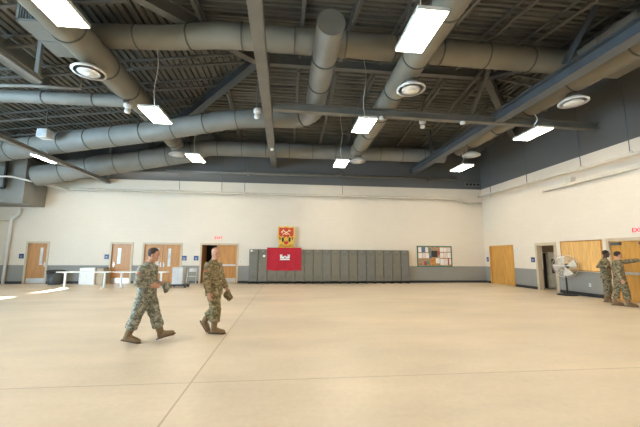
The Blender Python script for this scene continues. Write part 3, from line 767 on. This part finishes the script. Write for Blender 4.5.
for q in (-1, 1):
    poly(bm, [(q*.38, .60), (q*.30, .50), (q*.33, .36), (q*.37, .42)], -.034, -.026)
    poly(bm, [(q*.26, .52), (q*.14, .56), (q*.12, .34), (q*.20, .26), (q*.25, .36)], -.034, -.026)
obj('black_figures', bm, M_BLACK, t)
bm = BM(); poly(bm, [(-.42, .05), (-.3, .18), (0, .08), (.3, .18), (.42, .05), (.3, .02), (0, -.02), (-.3, .02)], -.02, -.001); obj('scroll', bm, mat('ochre_paint', (.5, .27, .04), .5, 0, .3, 30), t)

# notice board
t = thing('notice_board', 'green framed notice board of photos and papers on back wall', 'notice board', (7.74, YB-.03, .93))
W, H = 2.16, 1.22
bm = BM(); box(bm, 0, W, 0, .029, 0, H); obj('board', bm, mat('board_backing', (.45, .27, .16), .8, 0, .3, 5), t)
bm = BM()
for q in ((0, W, 0, .05), (0, W, H-.05, H), (0, .05, 0, H), (W-.05, W, 0, H)): box(bm, q[0], q[1], -.02, .001, q[2], q[3])
obj('green_frame', bm, mat('green_frame_paint', (.01, .16, .11), .5), t)
pc = dict(w=mat('paper_white', (.78, .75, .72), .7), p=mat('paper_pinkish', (.72, .62, .58), .7), b=mat('photo_blue', (.10, .16, .27), .5, 0, .7, 12), k=mat('photo_black', (.02, .03, .03), .5, 0, .5, 10), o=mat('photo_orange', (.55, .25, .05), .5, 0, .5, 10), t=mat('photo_tan', (.38, .24, .15), .5, 0, .6, 10), g=mat('photo_green_grey', (.18, .22, .18), .5, 0, .5, 10), d=mat('photo_red', (.4, .06, .05), .5, 0, .4, 8))
papers = [(.08, .27, .86, 1.13, 'w'), (.28, .50, .82, 1.15, 'b'), (.52, .68, .86, 1.13, 'w'), (.70, .88, .70, 1.12, 'g'), (.90, 1.36, .98, 1.14, 't'), (1.42, 1.62, .88, 1.12, 'w'), (1.64, 1.84, .88, 1.12, 'w'), (1.88, 2.08, .88, 1.12, 'p'),
          (.08, .30, .50, .80, 'w'), (.32, .50, .50, .80, 'p'), (.52, .72, .50, .80, 'w'), (.74, .88, .46, .68, 'b'), (.88, 1.26, .56, .94, 'k'), (1.28, 1.40, .66, .92, 'd'), (1.42, 1.62, .52, .82, 'w'), (1.64, 1.86, .52, .82, 'p'), (1.88, 2.08, .52, .82, 'w'),
          (.08, .40, .08, .44, 't'), (.42, .58, .08, .30, 'd'), (.56, .76, .08, .40, 'g'), (.80, 1.12, .08, .50, 'o'), (1.14, 1.38, .20, .50, 'w'), (1.42, 1.66, .10, .46, 'w'), (1.68, 1.88, .10, .46, 'p'), (1.90, 1.96, .10, .50, 'd'), (1.98, 2.08, .14, .46, 'w')]
for a, b, c, d, k_ in papers:
    bm = BM(); box(bm, a, b, -.006, -.001, c, d); obj('pinned_sheet', bm, pc[k_], t)

# ------------------------------------------------------------------ furniture at left
def folding_table(x0, x1, y, label):
    t = thing('folding_table', label, 'table', ((x0+x1)/2, y, 0), 0, 'white folding tables in a line'); hw = (x1-x0)/2
    bm = BM(); box(bm, -hw, hw, -.23, .23, .715, .76, bev=.008); obj('tabletop', bm, M_WHITE, t)
    for s in (-1, 1):
        bm = BM(); xx = s*(hw-.28)
        box(bm, xx-.035, xx+.035, -.035, .035, .06, .713); box(bm, xx-.03, xx+.03, -.26, .26, .02, .06, bev=.01); box(bm, xx-.03, xx+.03, -.2, .2, .69, .713)
        for q in (-.24, .24): box(bm, xx-.02, xx+.02, q-.02, q+.02, 0, .02)
        obj('leg', bm, M_WHITEC, t)
folding_table(-10.1, -7.88, 15.9, 'white-topped narrow folding table at the left end')
folding_table(-7.72, -5.42, 15.9, 'white-topped narrow folding table behind the walking soldier')
# low cabinets against the wall
t = thing('white_cabinet', 'low white cabinet standing against the back wall', 'cabinet', (-10.02, 18.1, 0))
bm = BM(); box(bm, -.37, .37, -.25, .3, .0, .84, bev=.01); obj('body', bm, M_WHITE, t)
bm = BM(); box(bm, -.35, -.005, -.266, -.251, .04, .80, bev=.004); obj('door', bm, M_WHITE, t)
bm = BM(); box(bm, .005, .35, -.266, -.251, .04, .80, bev=.004); obj('door', bm, M_WHITE, t)
t = thing('beige_crate', 'beige box beside the low white cabinet', 'box', (-9.47, 18.15, 0))
bm = BM(); box(bm, -.16, .17, -.2, .25, 0, .82, bev=.01); obj('body', bm, mat('beige_board', (.5, .42, .32), .7), t)
bm = BM(); box(bm, -.17, .18, -.21, .26, .821, .85); obj('lid', bm, M_STEEL, t)
# bin
t = thing('trash_can', 'round dark grey trash can with black rim by leftmost door', 'trash can', (-11.62, 18.05, 0))
bm = BM(); lathe(bm, [(.28, 0), (.31, .1), (.34, .62), (.315, .62), (.29, .08)], 28); obj('body', bm, M_BIN, t, True)
bm = BM(); lathe(bm, [(.37, .6), (.39, .64), (.39, .70), (.33, .73), (.28, .70)], 28); obj('rim_lid', bm, M_BLACK, t, True)
for s in (-1, 1):
    bm = BM(); box(bm, s*.36-.03, s*.36+.03, -.09, .09, .52, .60, bev=.01); obj('side_handle', bm, M_BLACK, t)
# grey wheeled cart
t = thing('wheeled_cart', 'pale grey boxy wheeled cart between table and folding chair', 'cart', (-5.0, 16.3, 0))
bm = BM(); box(bm, -.28, .22, -.25, .25, .16, .95, bev=.02); obj('cabinet', bm, mat('cart_grey', (.50, .51, .51), .5), t)
bm = BM(); box(bm, -.24, -.02, -.262, -.252, .2, .9); box(bm, .0, .19, -.262, -.252, .2, .9); obj('door_panel', bm, mat('cart_grey_light', (.58, .59, .6), .5), t)
bm = BM(); box(bm, -.36, .40, -.3, .3, .09, .15, bev=.01); obj('base_tray', bm, M_BLACK, t)
bm = BM(); tube(bm, [(.30, -.2, .12), (.36, -.2, .9), (.36, .2, .9), (.30, .2, .12)], .016, 8, (1, 0, 0)); obj('push_handle', bm, M_BIN, t)
for x in (-.3, .34):
    for y in (-.25, .25):
        bm = BM(); tube(bm, [(x, y-.02, .045), (x, y+.02, .045)], .045, 14, (0, 0, 1)); obj('caster', bm, M_BLACK, t)
# folding chair, faces the room
t = thing('folding_chair', 'white folding chair beside the grey cart', 'chair', (-4.78, 17.55, 0), R(8))
M_CH = mat('chair_pale_metal', (.62, .63, .63), .4, .2)
bm = BM(); box(bm, -.2, .2, -.2, .2, .43, .455, bev=.01); obj('seat', bm, M_CH, t)
bm = BM()
for i in range(9):
    pass
tube(bm, [(-.19, .215, .74), (0, .235, .745), (.19, .215, .74)], [(.085, .008)]*3, 12, (0, 0, 1)); obj('backrest', bm, M_CH, t, True)
for s in (-1, 1):
    bm = BM(); tube(bm, [(s*.22, -.24, 0), (s*.21, .0, .44), (s*.2, .2, .80), (s*.15, .22, .84), (0, .225, .85)], .012, 8, (1, 0, 0)); obj('front_leg', bm, M_CHROME, t)
    bm = BM(); tube(bm, [(s*.2, .26, 0), (s*.19, .0, .42)], .012, 8, (1, 0, 0)); obj('rear_leg', bm, M_CHROME, t)
bm = BM(); tube(bm, [(-.215, -.15, .16), (.215, -.15, .16)], .009, 8); obj('stretcher', bm, M_CHROME, t)

# pedestal fan
t = thing('pedestal_fan', 'large wire-guard pedestal fan on black base by right wall', 'fan', (11.5, 12.35, 0), R(-62))
bm = BM(); lathe(bm, [(.36, 0), (.36, .03), (.12, .07), (.05, .1)], 32); obj('base', bm, M_BLACK, t, False)
bm = BM(); tube(bm, [(0, 0, .08), (0, 0, 1.0)], .032, 14); obj('pole', bm, M_BLACK, t, True)
bm = BM(); tube(bm, [(0, .04, 1.17), (0, .28, 1.17)], [.10, .09], 20, (0, 0, 1)); tube(bm, [(0, .1, .98), (0, .1, 1.1)], .05, 12); obj('motor', bm, M_BLACK, t, True)
bm = BM(); cz = 1.17; RG = .46
for yo, rr in ((-.16, .22), (-.13, .33), (-.02, RG), (.02, RG), (.10, .33), (.13, .2)):
    tube(bm, [(rr*cos(2*pi*k/36), yo, cz+rr*sin(2*pi*k/36)) for k in range(36)], .006, 6, (0, 1, 0), close=True)
for k in range(30):
    a = 2*pi*k/30; c, s = cos(a), sin(a)
    tube(bm, [(.06*c, -.18, cz+.06*s), (.22*c, -.165, cz+.22*s), (.33*c, -.13, cz+.33*s), (RG*c, -.02, cz+RG*s), (RG*c, .02, cz+RG*s), (.33*c, .10, cz+.33*s), (.12*c, .14, cz+.12*s)], .0035, 4, (0, 1, 0))
obj('wire_guard', bm, M_CHROME, t)
for k in range(4):
    bm = BM(); a0 = k*pi/2+.3; vs = []
    for i in range(7):
        r = .05+.36*i/6; row = []
        for j in range(5):
            u = (j/4-.5)*(.35+.55*min(1, i/3)); row.append((r*cos(a0+u), .06*(j/4-.5)-.05, cz+r*sin(a0+u)))
        vs.append(row)
    top = [[bm.verts.new(p) for p in row] for row in vs]; bot = [[bm.verts.new((p[0], p[1]+.006, p[2])) for p in row] for row in vs]
    for g in (top, bot):
        for i in range(6):
            for j in range(4): bm.faces.new((g[i][j], g[i+1][j], g[i+1][j+1], g[i][j+1]))
    rim = [(i, 0) for i in range(7)]+[(6, j) for j in range(1, 5)]+[(i, 4) for i in range(5, -1, -1)]+[(0, j) for j in range(3, 0, -1)]
    for (a, b), (c, d) in zip(rim, rim[1:]+rim[:1]): bm.faces.new((top[a][b], top[c][d], bot[c][d], bot[a][b]))
    obj('blade', bm, mat('pale_aluminium_blade', (.7, .68, .62), .4, .3), t, True)
bm = BM(); ball(bm, (0, -.17, cz), (.06, .02, .06)); obj('hub_badge', bm, M_CHROME, t, True)
bm = BM(); tube(bm, [(11.75, 12.1, .012), (11.85, 11.9, .012), (11.9, 11.6, .012), (11.96, 11.4, .012)], .012, 6); tag(obj('power_cable', bm, M_BLACK), 'black power cable on floor behind the pedestal fan', 'cable')

# ------------------------------------------------------------------ people
def fuse(name, bm, m, parent, vox, smooth=3, disp=0, fr=9.0, sub=0):
    me = bpy.data.meshes.new(name+'_raw'); bmesh.ops.recalc_face_normals(bm, faces=bm.faces); bm.to_mesh(me); bm.free()
    o = bpy.data.objects.new(name+'_raw', me); COL.objects.link(o)
    r = o.modifiers.new('r', 'REMESH'); r.mode = 'VOXEL'; r.voxel_size = vox
    s = o.modifiers.new('s', 'SMOOTH'); s.iterations = smooth; s.factor = .5
    bpy.context.view_layer.update()
    me2 = bpy.data.meshes.new_from_object(o.evaluated_get(bpy.context.evaluated_depsgraph_get()))
    bpy.data.objects.remove(o); bpy.data.meshes.remove(me)
    if disp:
        for v in me2.vertices:
            q = v.co; n = noise.noise(Vector((q.x*fr, q.y*fr, q.z*fr*1.7)))*.7+noise.noise(Vector((q.x*fr*2.3, q.y*fr*2.3, q.z*fr*3)))*.35
            v.co = q+v.normal*(n*disp)
    me2.name = name; me2.materials.clear(); me2.materials.append(m)
    for p in me2.polygons: p.use_smooth = True
    return link(bpy.data.objects.new(name, me2), parent)
def hand(bm, wrist, d, n, side, curl=.5, sc=1.0):
    """d finger direction, n palm normal (fingers curl toward n), side=+1 thumb on +s"""
    d = Vector(d).normalized(); n = Vector(n); n = (n-d*n.dot(d)).normalized(); s = d.cross(n)*side
    w = Vector(wrist)
    tube(bm, [w-d*.02, w+d*.015, w+d*.05, w+d*.09], [(.020, .026), (.016, .034), (.015, .043), (.012, .041)], 12, tuple(n))
    for k, (off, ln) in enumerate(((.031, .072), (.011, .082), (-.010, .076), (-.030, .058))):
        p = w+d*.08+s*off; pts = [p-d*.03]; a = 0; dirs = d
        pts.append(p); cur = p
        for seg, fr in enumerate((.42, .32, .26)):
            a += curl*(.7 if seg == 0 else 1.0)
            dirs = d*cos(a)+n*sin(a); cur = cur+dirs*ln*fr*sc; pts.append(cur)
        tube(bm, pts, [.010, .0102, .0096, .009, .0075], 8, tuple(s))
    p = w+d*.025+s*.03; t1 = (d*.65+s*.75+n*.25).normalized(); t2 = (d*.9+s*.25+n*.45).normalized()
    tube(bm, [p-t1*.02, p+t1*.03, p+t1*.03+t2*.03, p+t1*.03+t2*.055], [.014, .013, .0115, .009], 8, tuple(n))
def head(bm, c, yaw, pitch=0):
    """c = chin-level centre; face along +x turned by yaw"""
    Mx = Matrix.Translation(Vector(c)) @ Matrix.Rotation(yaw, 4, 'Z') @ Matrix.Rotation(pitch, 4, 'Y')
    T = lambda p: Mx @ Vector(p)
    tmp = bmesh.new()
    rings = [(-.012, .045, .020, .020), (0, .040, .038, .034), (.025, .022, .062, .050), (.055, .006, .080, .060), (.085, .002, .088, .066), (.115, -.002, .092, .070), (.15, -.006, .096, .075), (.185, -.010, .090, .071), (.21, -.012, .070, .056), (.226, -.014, .040, .032), (.232, -.014, .015, .012)]
    tube(tmp, [(cx, 0, z) for z, cx, rx, ry in rings], [(ry, rx) for z, cx, rx, ry in rings], 20, (0, 1, 0))
    tube(tmp, [(.083, 0, .122), (.100, 0, .098), (.108, 0, .080), (.096, 0, .068)], [.008, .011, .015, .010], 8, (0, 1, 0))    # nose
    tube(tmp, [(.078, -.045, .132), (.093, -.018, .137), (.093, .018, .137), (.078, .045, .132)], .009, 8, (0, 0, 1))               # brow
    for zz, r in ((.050, .0075), (.040, .0085)): tube(tmp, [(.072, -.024, zz), (.088, 0, zz), (.072, .024, zz)], r, 8, (0, 0, 1))  # lips
    ball(tmp, (.062, 0, .010), (.024, .022, .018))
    for s in (-1, 1):
        ball(tmp, (-.004, s*.073, .098), (.020, .012, .034)); ball(tmp, (.055, s*.042, .085), (.022, .018, .02))
    tmp.transform(Mx); me = bpy.data.meshes.new('x'); tmp.to_mesh(me); tmp.free(); bm.from_mesh(me); bpy.data.meshes.remove(me)
    return Mx
def person(label, loc, rz, P, sk, cl, hair, patch=True, cap_m=None):
    t = thing('person', label, 'person', loc, rz)
    hipc = Vector(P['hip']); chest = Vector(P['chest']); chin = Vector(P['chin']); hy = P.get('head_yaw', 0); ty = P.get('torso_yaw', 0)
    lat = Vector((-sin(ty), cos(ty), 0)); hl = Vector((-sin(P.get('hip_yaw', ty)), cos(P.get('hip_yaw', ty)), 0))
    neck = chest+Vector((0, 0, .11)); up = (chest-hipc).normalized()
    sh = {'L': P.get('shL', chest+lat*.18+Vector((0, 0, .03))), 'R': P.get('shR', chest-lat*.18+Vector((0, 0, .03)))}
    sh = {k_: Vector(v) for k_, v in sh.items()}
    hj = {'L': hipc+hl*.085, 'R': hipc-hl*.085}
    # ---- body
    bm = BM()
    tube(bm, [hipc-up*.04, hipc+up*.1, hipc+up*.25, chest-up*.05, chest+up*.03, neck], [(.15, .10), (.15, .10), (.13, .09), (.155, .105), (.14, .09), (.06, .06)], 16, tuple(lat))
    head_base = chin+Vector((-.02*cos(hy), -.02*sin(hy), .02))
    tube(bm, [neck-up*.05, neck, head_base, head_base+Vector((0, 0, .06))], [(.07, .065), (.058, .058), (.055, .058), (.05, .055)], 14, tuple(lat))
    HM = head(bm, chin, hy, P.get('head_pitch', 0))
    for s in 'LR':
        kn, an, toe, heel = (Vector(P[k_+s]) for k_ in ('kn', 'an', 'toe', 'heel')); h = hj[s]
        tube(bm, [h, h.lerp(kn, .5), kn, kn.lerp(an, .4), an], [.082, .07, .055, .052, .038], 12, (0, 1, 0))
        tube(bm, [heel.lerp(an, .3), heel.lerp(toe, .4)+Vector((0, 0, .035)), toe], [.032, .034, .02], 10, (0, 1, 0))
        el, wr = Vector(P['el'+s]), Vector(P['wr'+s])
        tube(bm, [sh[s], sh[s].lerp(el, .5), el, el.lerp(wr, .4), wr], [.052, .045, .038, .037, .026], 12, (0, 1, 0))
        hd, hn, cu = P['hand'+s]
        d_ = Vector(hd).normalized(); n_ = Vector(hn); n_ = (n_-d_*n_.dot(d_)).normalized()
        want = Vector(P.get('thumb'+s, (.2, 0, 1))); side = 1 if d_.cross(n_).dot(want) > 0 else -1
        hand(bm, wr, hd, hn, side, cu)
    fuse('body', bm, sk, t, .0062, 2)
    # ---- jacket
    bm = BM()
    hem = hipc-up*.10
    tube(bm, [hem, hipc, hipc+up*.14, hipc.lerp(chest, .6), chest-up*.06, chest+up*.03, chest+up*.08, neck+up*.005],
         [(.200, .158), (.200, .156), (.190, .148), (.195, .150), (.205, .155), (.18, .13), (.12, .098), (.075, .075)], 20, tuple(lat))
    tube(bm, [neck-up*.03, neck+up*.035], [(.074, .074), (.072, .075)], 16, tuple(lat))
    for s in 'LR':
        el, wr = Vector(P['el'+s]), Vector(P['wr'+s])
        tube(bm, [sh[s]+(chest-sh[s])*.35, sh[s], sh[s].lerp(el, .45), el, el.lerp(wr, .45), el.lerp(wr, .93)], [.078, .088, .082, .074, .066, .050], 14, (0, 1, 0))
    # chest pockets
    fx = Vector((cos(ty), sin(ty), 0))
    for q in (-1, 1): ball(bm, chest+fx*.115+lat*(q*.08)-up*.10, (.03, .055, .06), 10, Matrix.Rotation(ty, 3, 'Z'))
    jk = fuse('jacket', bm, cl, t, .012, 2, .010)
    # ---- trousers
    bm = BM()
    tube(bm, [hipc+up*.04, hipc-up*.02, hipc-up*.09], [(.16, .118), (.17, .122), (.15, .11)], 18, tuple(hl))
    for s in 'LR':
        kn, an = Vector(P['kn'+s]), Vector(P['an'+s]); h = hj[s]
        tube(bm, [h+Vector((0, 0, .03)), h.lerp(kn, .35), h.lerp(kn, .75), kn, kn.lerp(an, .35), kn.lerp(an, .66), kn.lerp(an, .76)], [.120, .124, .108, .098, .102, .104, .064], 16, (0, 1, 0))
        mid = h.lerp(kn, .55); ball(bm, mid+hl*(.085 if s == 'L' else -.085), (.07, .04, .09), 10)
    fuse('trousers', bm, cl, t, .012, 2, .011)
    # ---- boots
    for s in 'LR':
        kn, an, toe, heel = (Vector(P[k_+s]) for k_ in ('kn', 'an', 'toe', 'heel'))
        f = (toe-heel).normalized(); side = Vector(hl); u = f.cross(side).normalized()
        if u.z < 0 and abs(u.z) > .2: u = -u
        bm = BM()
        tube(bm, [an.lerp(kn, .34), an.lerp(kn, .15), an, heel+f*.055+u*.045], [.064, .062, .060, (.048, .056)], 14, tuple(side))
        tube(bm, [heel+f*.0+u*.05, heel+f*.05+u*.055, heel+f*.12+u*.062, heel+f*.18+u*.05, heel+f*.25+u*.04, heel+f*.285+u*.034], [(.040, .040), (.046, .056), (.048, .060), (.053, .050), (.050, .042), (.030, .028)], 14, tuple(side))
        b = fuse('boot', bm, M_BOOT, t, .009, 2)
        bm = BM(); tube(bm, [heel-f*.035+u*.012, heel+f*.02+u*.012, heel+f*.1+u*.012, heel+f*.19+u*.012, heel+f*.27+u*.012, heel+f*.305+u*.014], [(.02, .012), (.043, .013), (.038, .013), (.051, .013), (.045, .013), (.015, .011)], 16, tuple(side)); obj('sole', bm, M_SOLE, b, True)
    # ---- hair / cap, eyes
    if hair:
        bm = BM(); hm, top = hair
        rings = [(.075, -.045, .058, .064), (.105, -.034, .073, .074), (.135, -.024, .084, .080), (.165, -.012, .094, .080), (.195, -.010, .092, .073), (.222, -.010, .068, .054), (.238, -.010, .035, .028), (.244, -.010, .01, .01)]
        rings = [(z+(top if z > .18 else 0), cx, rx, ry) for z, cx, rx, ry in rings]
        tube(bm, [(cx, 0, z) for z, cx, rx, ry in rings], [(ry, rx) for z, cx, rx, ry in rings], 20, (0, 1, 0))
        bm.transform(HM); fuse('hair', bm, hm, t, .007, 2, .003, 40)
    for s in (-1, 1):
        bm = BM(); ball(bm, (.0845, s*.030, .117), (.009, .012, .007), 10); bm.transform(HM); obj('eye', bm, M_EYE, t, True)
    if patch:
        s = 'R'; el = Vector(P['elR']); q = sh[s].lerp(el, .32); out = -lat
        bm = BM(); mt = Matrix.Rotation(ty, 3, 'Z'); ball(bm, q+out*.078, (.034, .012, .028), 10, mt); obj('shoulder_patch', bm, M_PATCH, t, True)
    return t
def cap(label, loc, rot, m):
    t = thing('patrol_cap', label, 'cap', loc); t.rotation_euler = rot; t.scale = (.85, .85, .8)
    bm = BM(); lathe(bm, [(.085, 0), (.09, .03), (.088, .07), (.08, .085), (.01, .088)], 20); obj('crown', bm, m, t, True)
    bm = BM(); tube(bm, [(.05, 0, .008), (.10, 0, .006), (.14, 0, -.006)], [(.085, .004), (.08, .004), (.05, .004)], 14, (0, 1, 0)); obj('brim', bm, m, t, True)
    return t

# walking soldier, left: profile to the right
P1 = dict(hip=(-.08, 0, .80), chest=(-.08, 0, 1.26), chin=(-.01, 0, 1.425), torso_yaw=R(-6), head_yaw=R(4), head_pitch=R(3),
          knR=(-.19, -.09, .46), anR=(-.30, -.09, .16), heelR=(-.38, -.09, .045), toeR=(-.13, -.09, .0),
          knL=(.06, .09, .43), anL=(.17, .09, .155), heelL=(.15, .09, .02), toeL=(.42, .09, .105),
          elR=(-.15, -.25, 1.04), wrR=(.06, -.17, .985), handR=((1, .25, .02), (0, 1, -.1), .55), thumbR=(0, 0, 1),
          elL=(-.08, .24, 1.04), wrL=(.11, .10, 1.0), handL=((1, -.1, -.1), (0, -1, 0), .6), thumbL=(0, 0, 1))
person('man in grey-green camouflage uniform walking right, dark short hair, cap in hands', (-2.40, 6.27, 0), 0, P1, M_SKIN, M_UCP, (M_HAIR, 0))
cap('grey-green camouflage cap held by the leftmost walking man', (-2.40+.22, 6.27+.03, .965), (R(20), R(75), 0), M_UCP)
# bald soldier
P2 = dict(hip=(.03, 0, .84), chest=(.0, 0, 1.30), chin=(.03, -.01, 1.46), torso_yaw=R(-22), hip_yaw=R(-8), head_yaw=R(-48), head_pitch=R(2),
          knR=(.11, -.10, .47), anR=(.08, -.10, .135), heelR=(.02, -.10, .012), toeR=(.29, -.12, .008),
          knL=(.03, .09, .43), anL=(-.13, .10, .25), heelL=(-.225, .10, .19), toeL=(-.08, .10, -.02),
          elR=(-.06, -.26, 1.03), wrR=(-.01, -.25, .80), handR=((.25, .05, -1), (.3, 1, 0), .35), thumbR=(1, 0, 0),
          elL=(.14, .17, 1.05), wrL=(.27, .08, .86), handL=((.35, 0, -1), (-.4, -1, 0), .7), thumbL=(1, 0, 0))
person('bald man in olive-brown camouflage uniform walking right, looking toward camera', (-1.45, 6.85, 0), 0, P2, M_SKIN, M_OCP, None)
cap('olive camouflage cap held low by the bald man', (-1.45+.30, 6.85+.06, .73), (R(80), R(50), R(-20)), M_OCP)
# right pair
P3 = dict(hip=(.02, 0, .90), chest=(.02, 0, 1.38), chin=(.08, .0, 1.555), torso_yaw=R(-12), hip_yaw=R(-6), head_yaw=R(-8),
          knR=(.0, -.11, .50), anR=(-.05, -.11, .13), heelR=(-.11, -.11, .012), toeR=(.15, -.14, .008),
          knL=(.08, .10, .50), anL=(.06, .11, .13), heelL=(0, .11, .012), toeL=(.26, .11, .008),
          elR=(-.22, -.27, 1.22), wrR=(.04, -.24, 1.20), handR=((.9, .5, .1), (.3, .8, 0), .5), thumbR=(0, 0, 1),
          elL=(.12, .27, 1.12), wrL=(.25, .06, 1.18), handL=((.3, -1, 0), (-1, -.3, 0), .5), thumbL=(0, 0, 1))
person('dark-skinned man in camouflage uniform standing with arms bent near golden panel', (11.14, 10.35, 0), R(-38), P3, M_SKIND, M_OCPD, (M_HAIRB, -.004), False)
P4 = dict(hip=(.04, 0, .88), chest=(.02, 0, 1.32), chin=(.06, 0, 1.495), torso_yaw=R(-8), hip_yaw=R(0), head_yaw=R(6),
          knR=(.13, -.10, .47), anR=(.15, -.10, .13), heelR=(.10, -.10, .012), toeR=(.37, -.12, .008),
          knL=(-.04, .10, .47), anL=(-.11, .10, .13), heelL=(-.17, .10, .012), toeL=(.08, .12, .008),
          elR=(-.06, -.25, 1.06), wrR=(.03, -.24, .83), handR=((.2, .1, -1), (0, 1, 0), .5), thumbR=(1, 0, 0),
          shL=(.08, .16, 1.37), elL=(.36, .14, 1.42), wrL=(.62, .10, 1.46), handL=((1, -.05, .08), (0, 0, -1), .12), thumbL=(0, -1, 0))
person('man in camouflage uniform pointing with outstretched arm toward exit doors', (10.67, 9.50, 0), R(-33), P4, M_SKIN, M_OCPD, (M_HAIR, 0), False)

# ------------------------------------------------------------------ light from outside
w = bpy.data.worlds.new('World'); SC.world = w; w.use_nodes = True
bg = w.node_tree.nodes['Background']; bg.inputs['Color'].default_value = (.62, .80, 1, 1); bg.inputs['Strength'].default_value = .6
su = bpy.data.lights.new('sun', 'SUN'); su.energy = 40; su.angle = .004; su.color = (1, .97, .9)
o = bpy.data.objects.new('sun', su); COL.objects.link(o); o.location = (-30, 8, 12)
o.rotation_euler = Vector((7.2, .0, -1.93)).to_track_quat('-Z', 'Y').to_euler()

# ------------------------------------------------------------------ camera
cam = bpy.data.cameras.new('camera'); co = bpy.data.objects.new('camera', cam); COL.objects.link(co); SC.camera = co
cam.sensor_width = 36; cam.lens = 322.67/640*36; cam.clip_end = 200
yaw, pit, rol = .1054, .1298, .0061
# camera basis: yaw right, pitch up, roll
Rz = Matrix.Rotation(-yaw, 3, 'Z'); Rx = Matrix.Rotation(pi/2+pit, 3, 'X'); Rr = Matrix.Rotation(rol, 3, 'Z')
co.matrix_world = Matrix.Translation((0, 0, 1.5384)) @ (Rz @ Rx @ Rr).to_4x4()

vs = SC.view_settings; SC.display_settings.display_device = 'sRGB'
vs.view_transform = 'Standard'; vs.look = 'None'; vs.gamma = 1; vs.use_curve_mapping = False; vs.exposure = 1.2
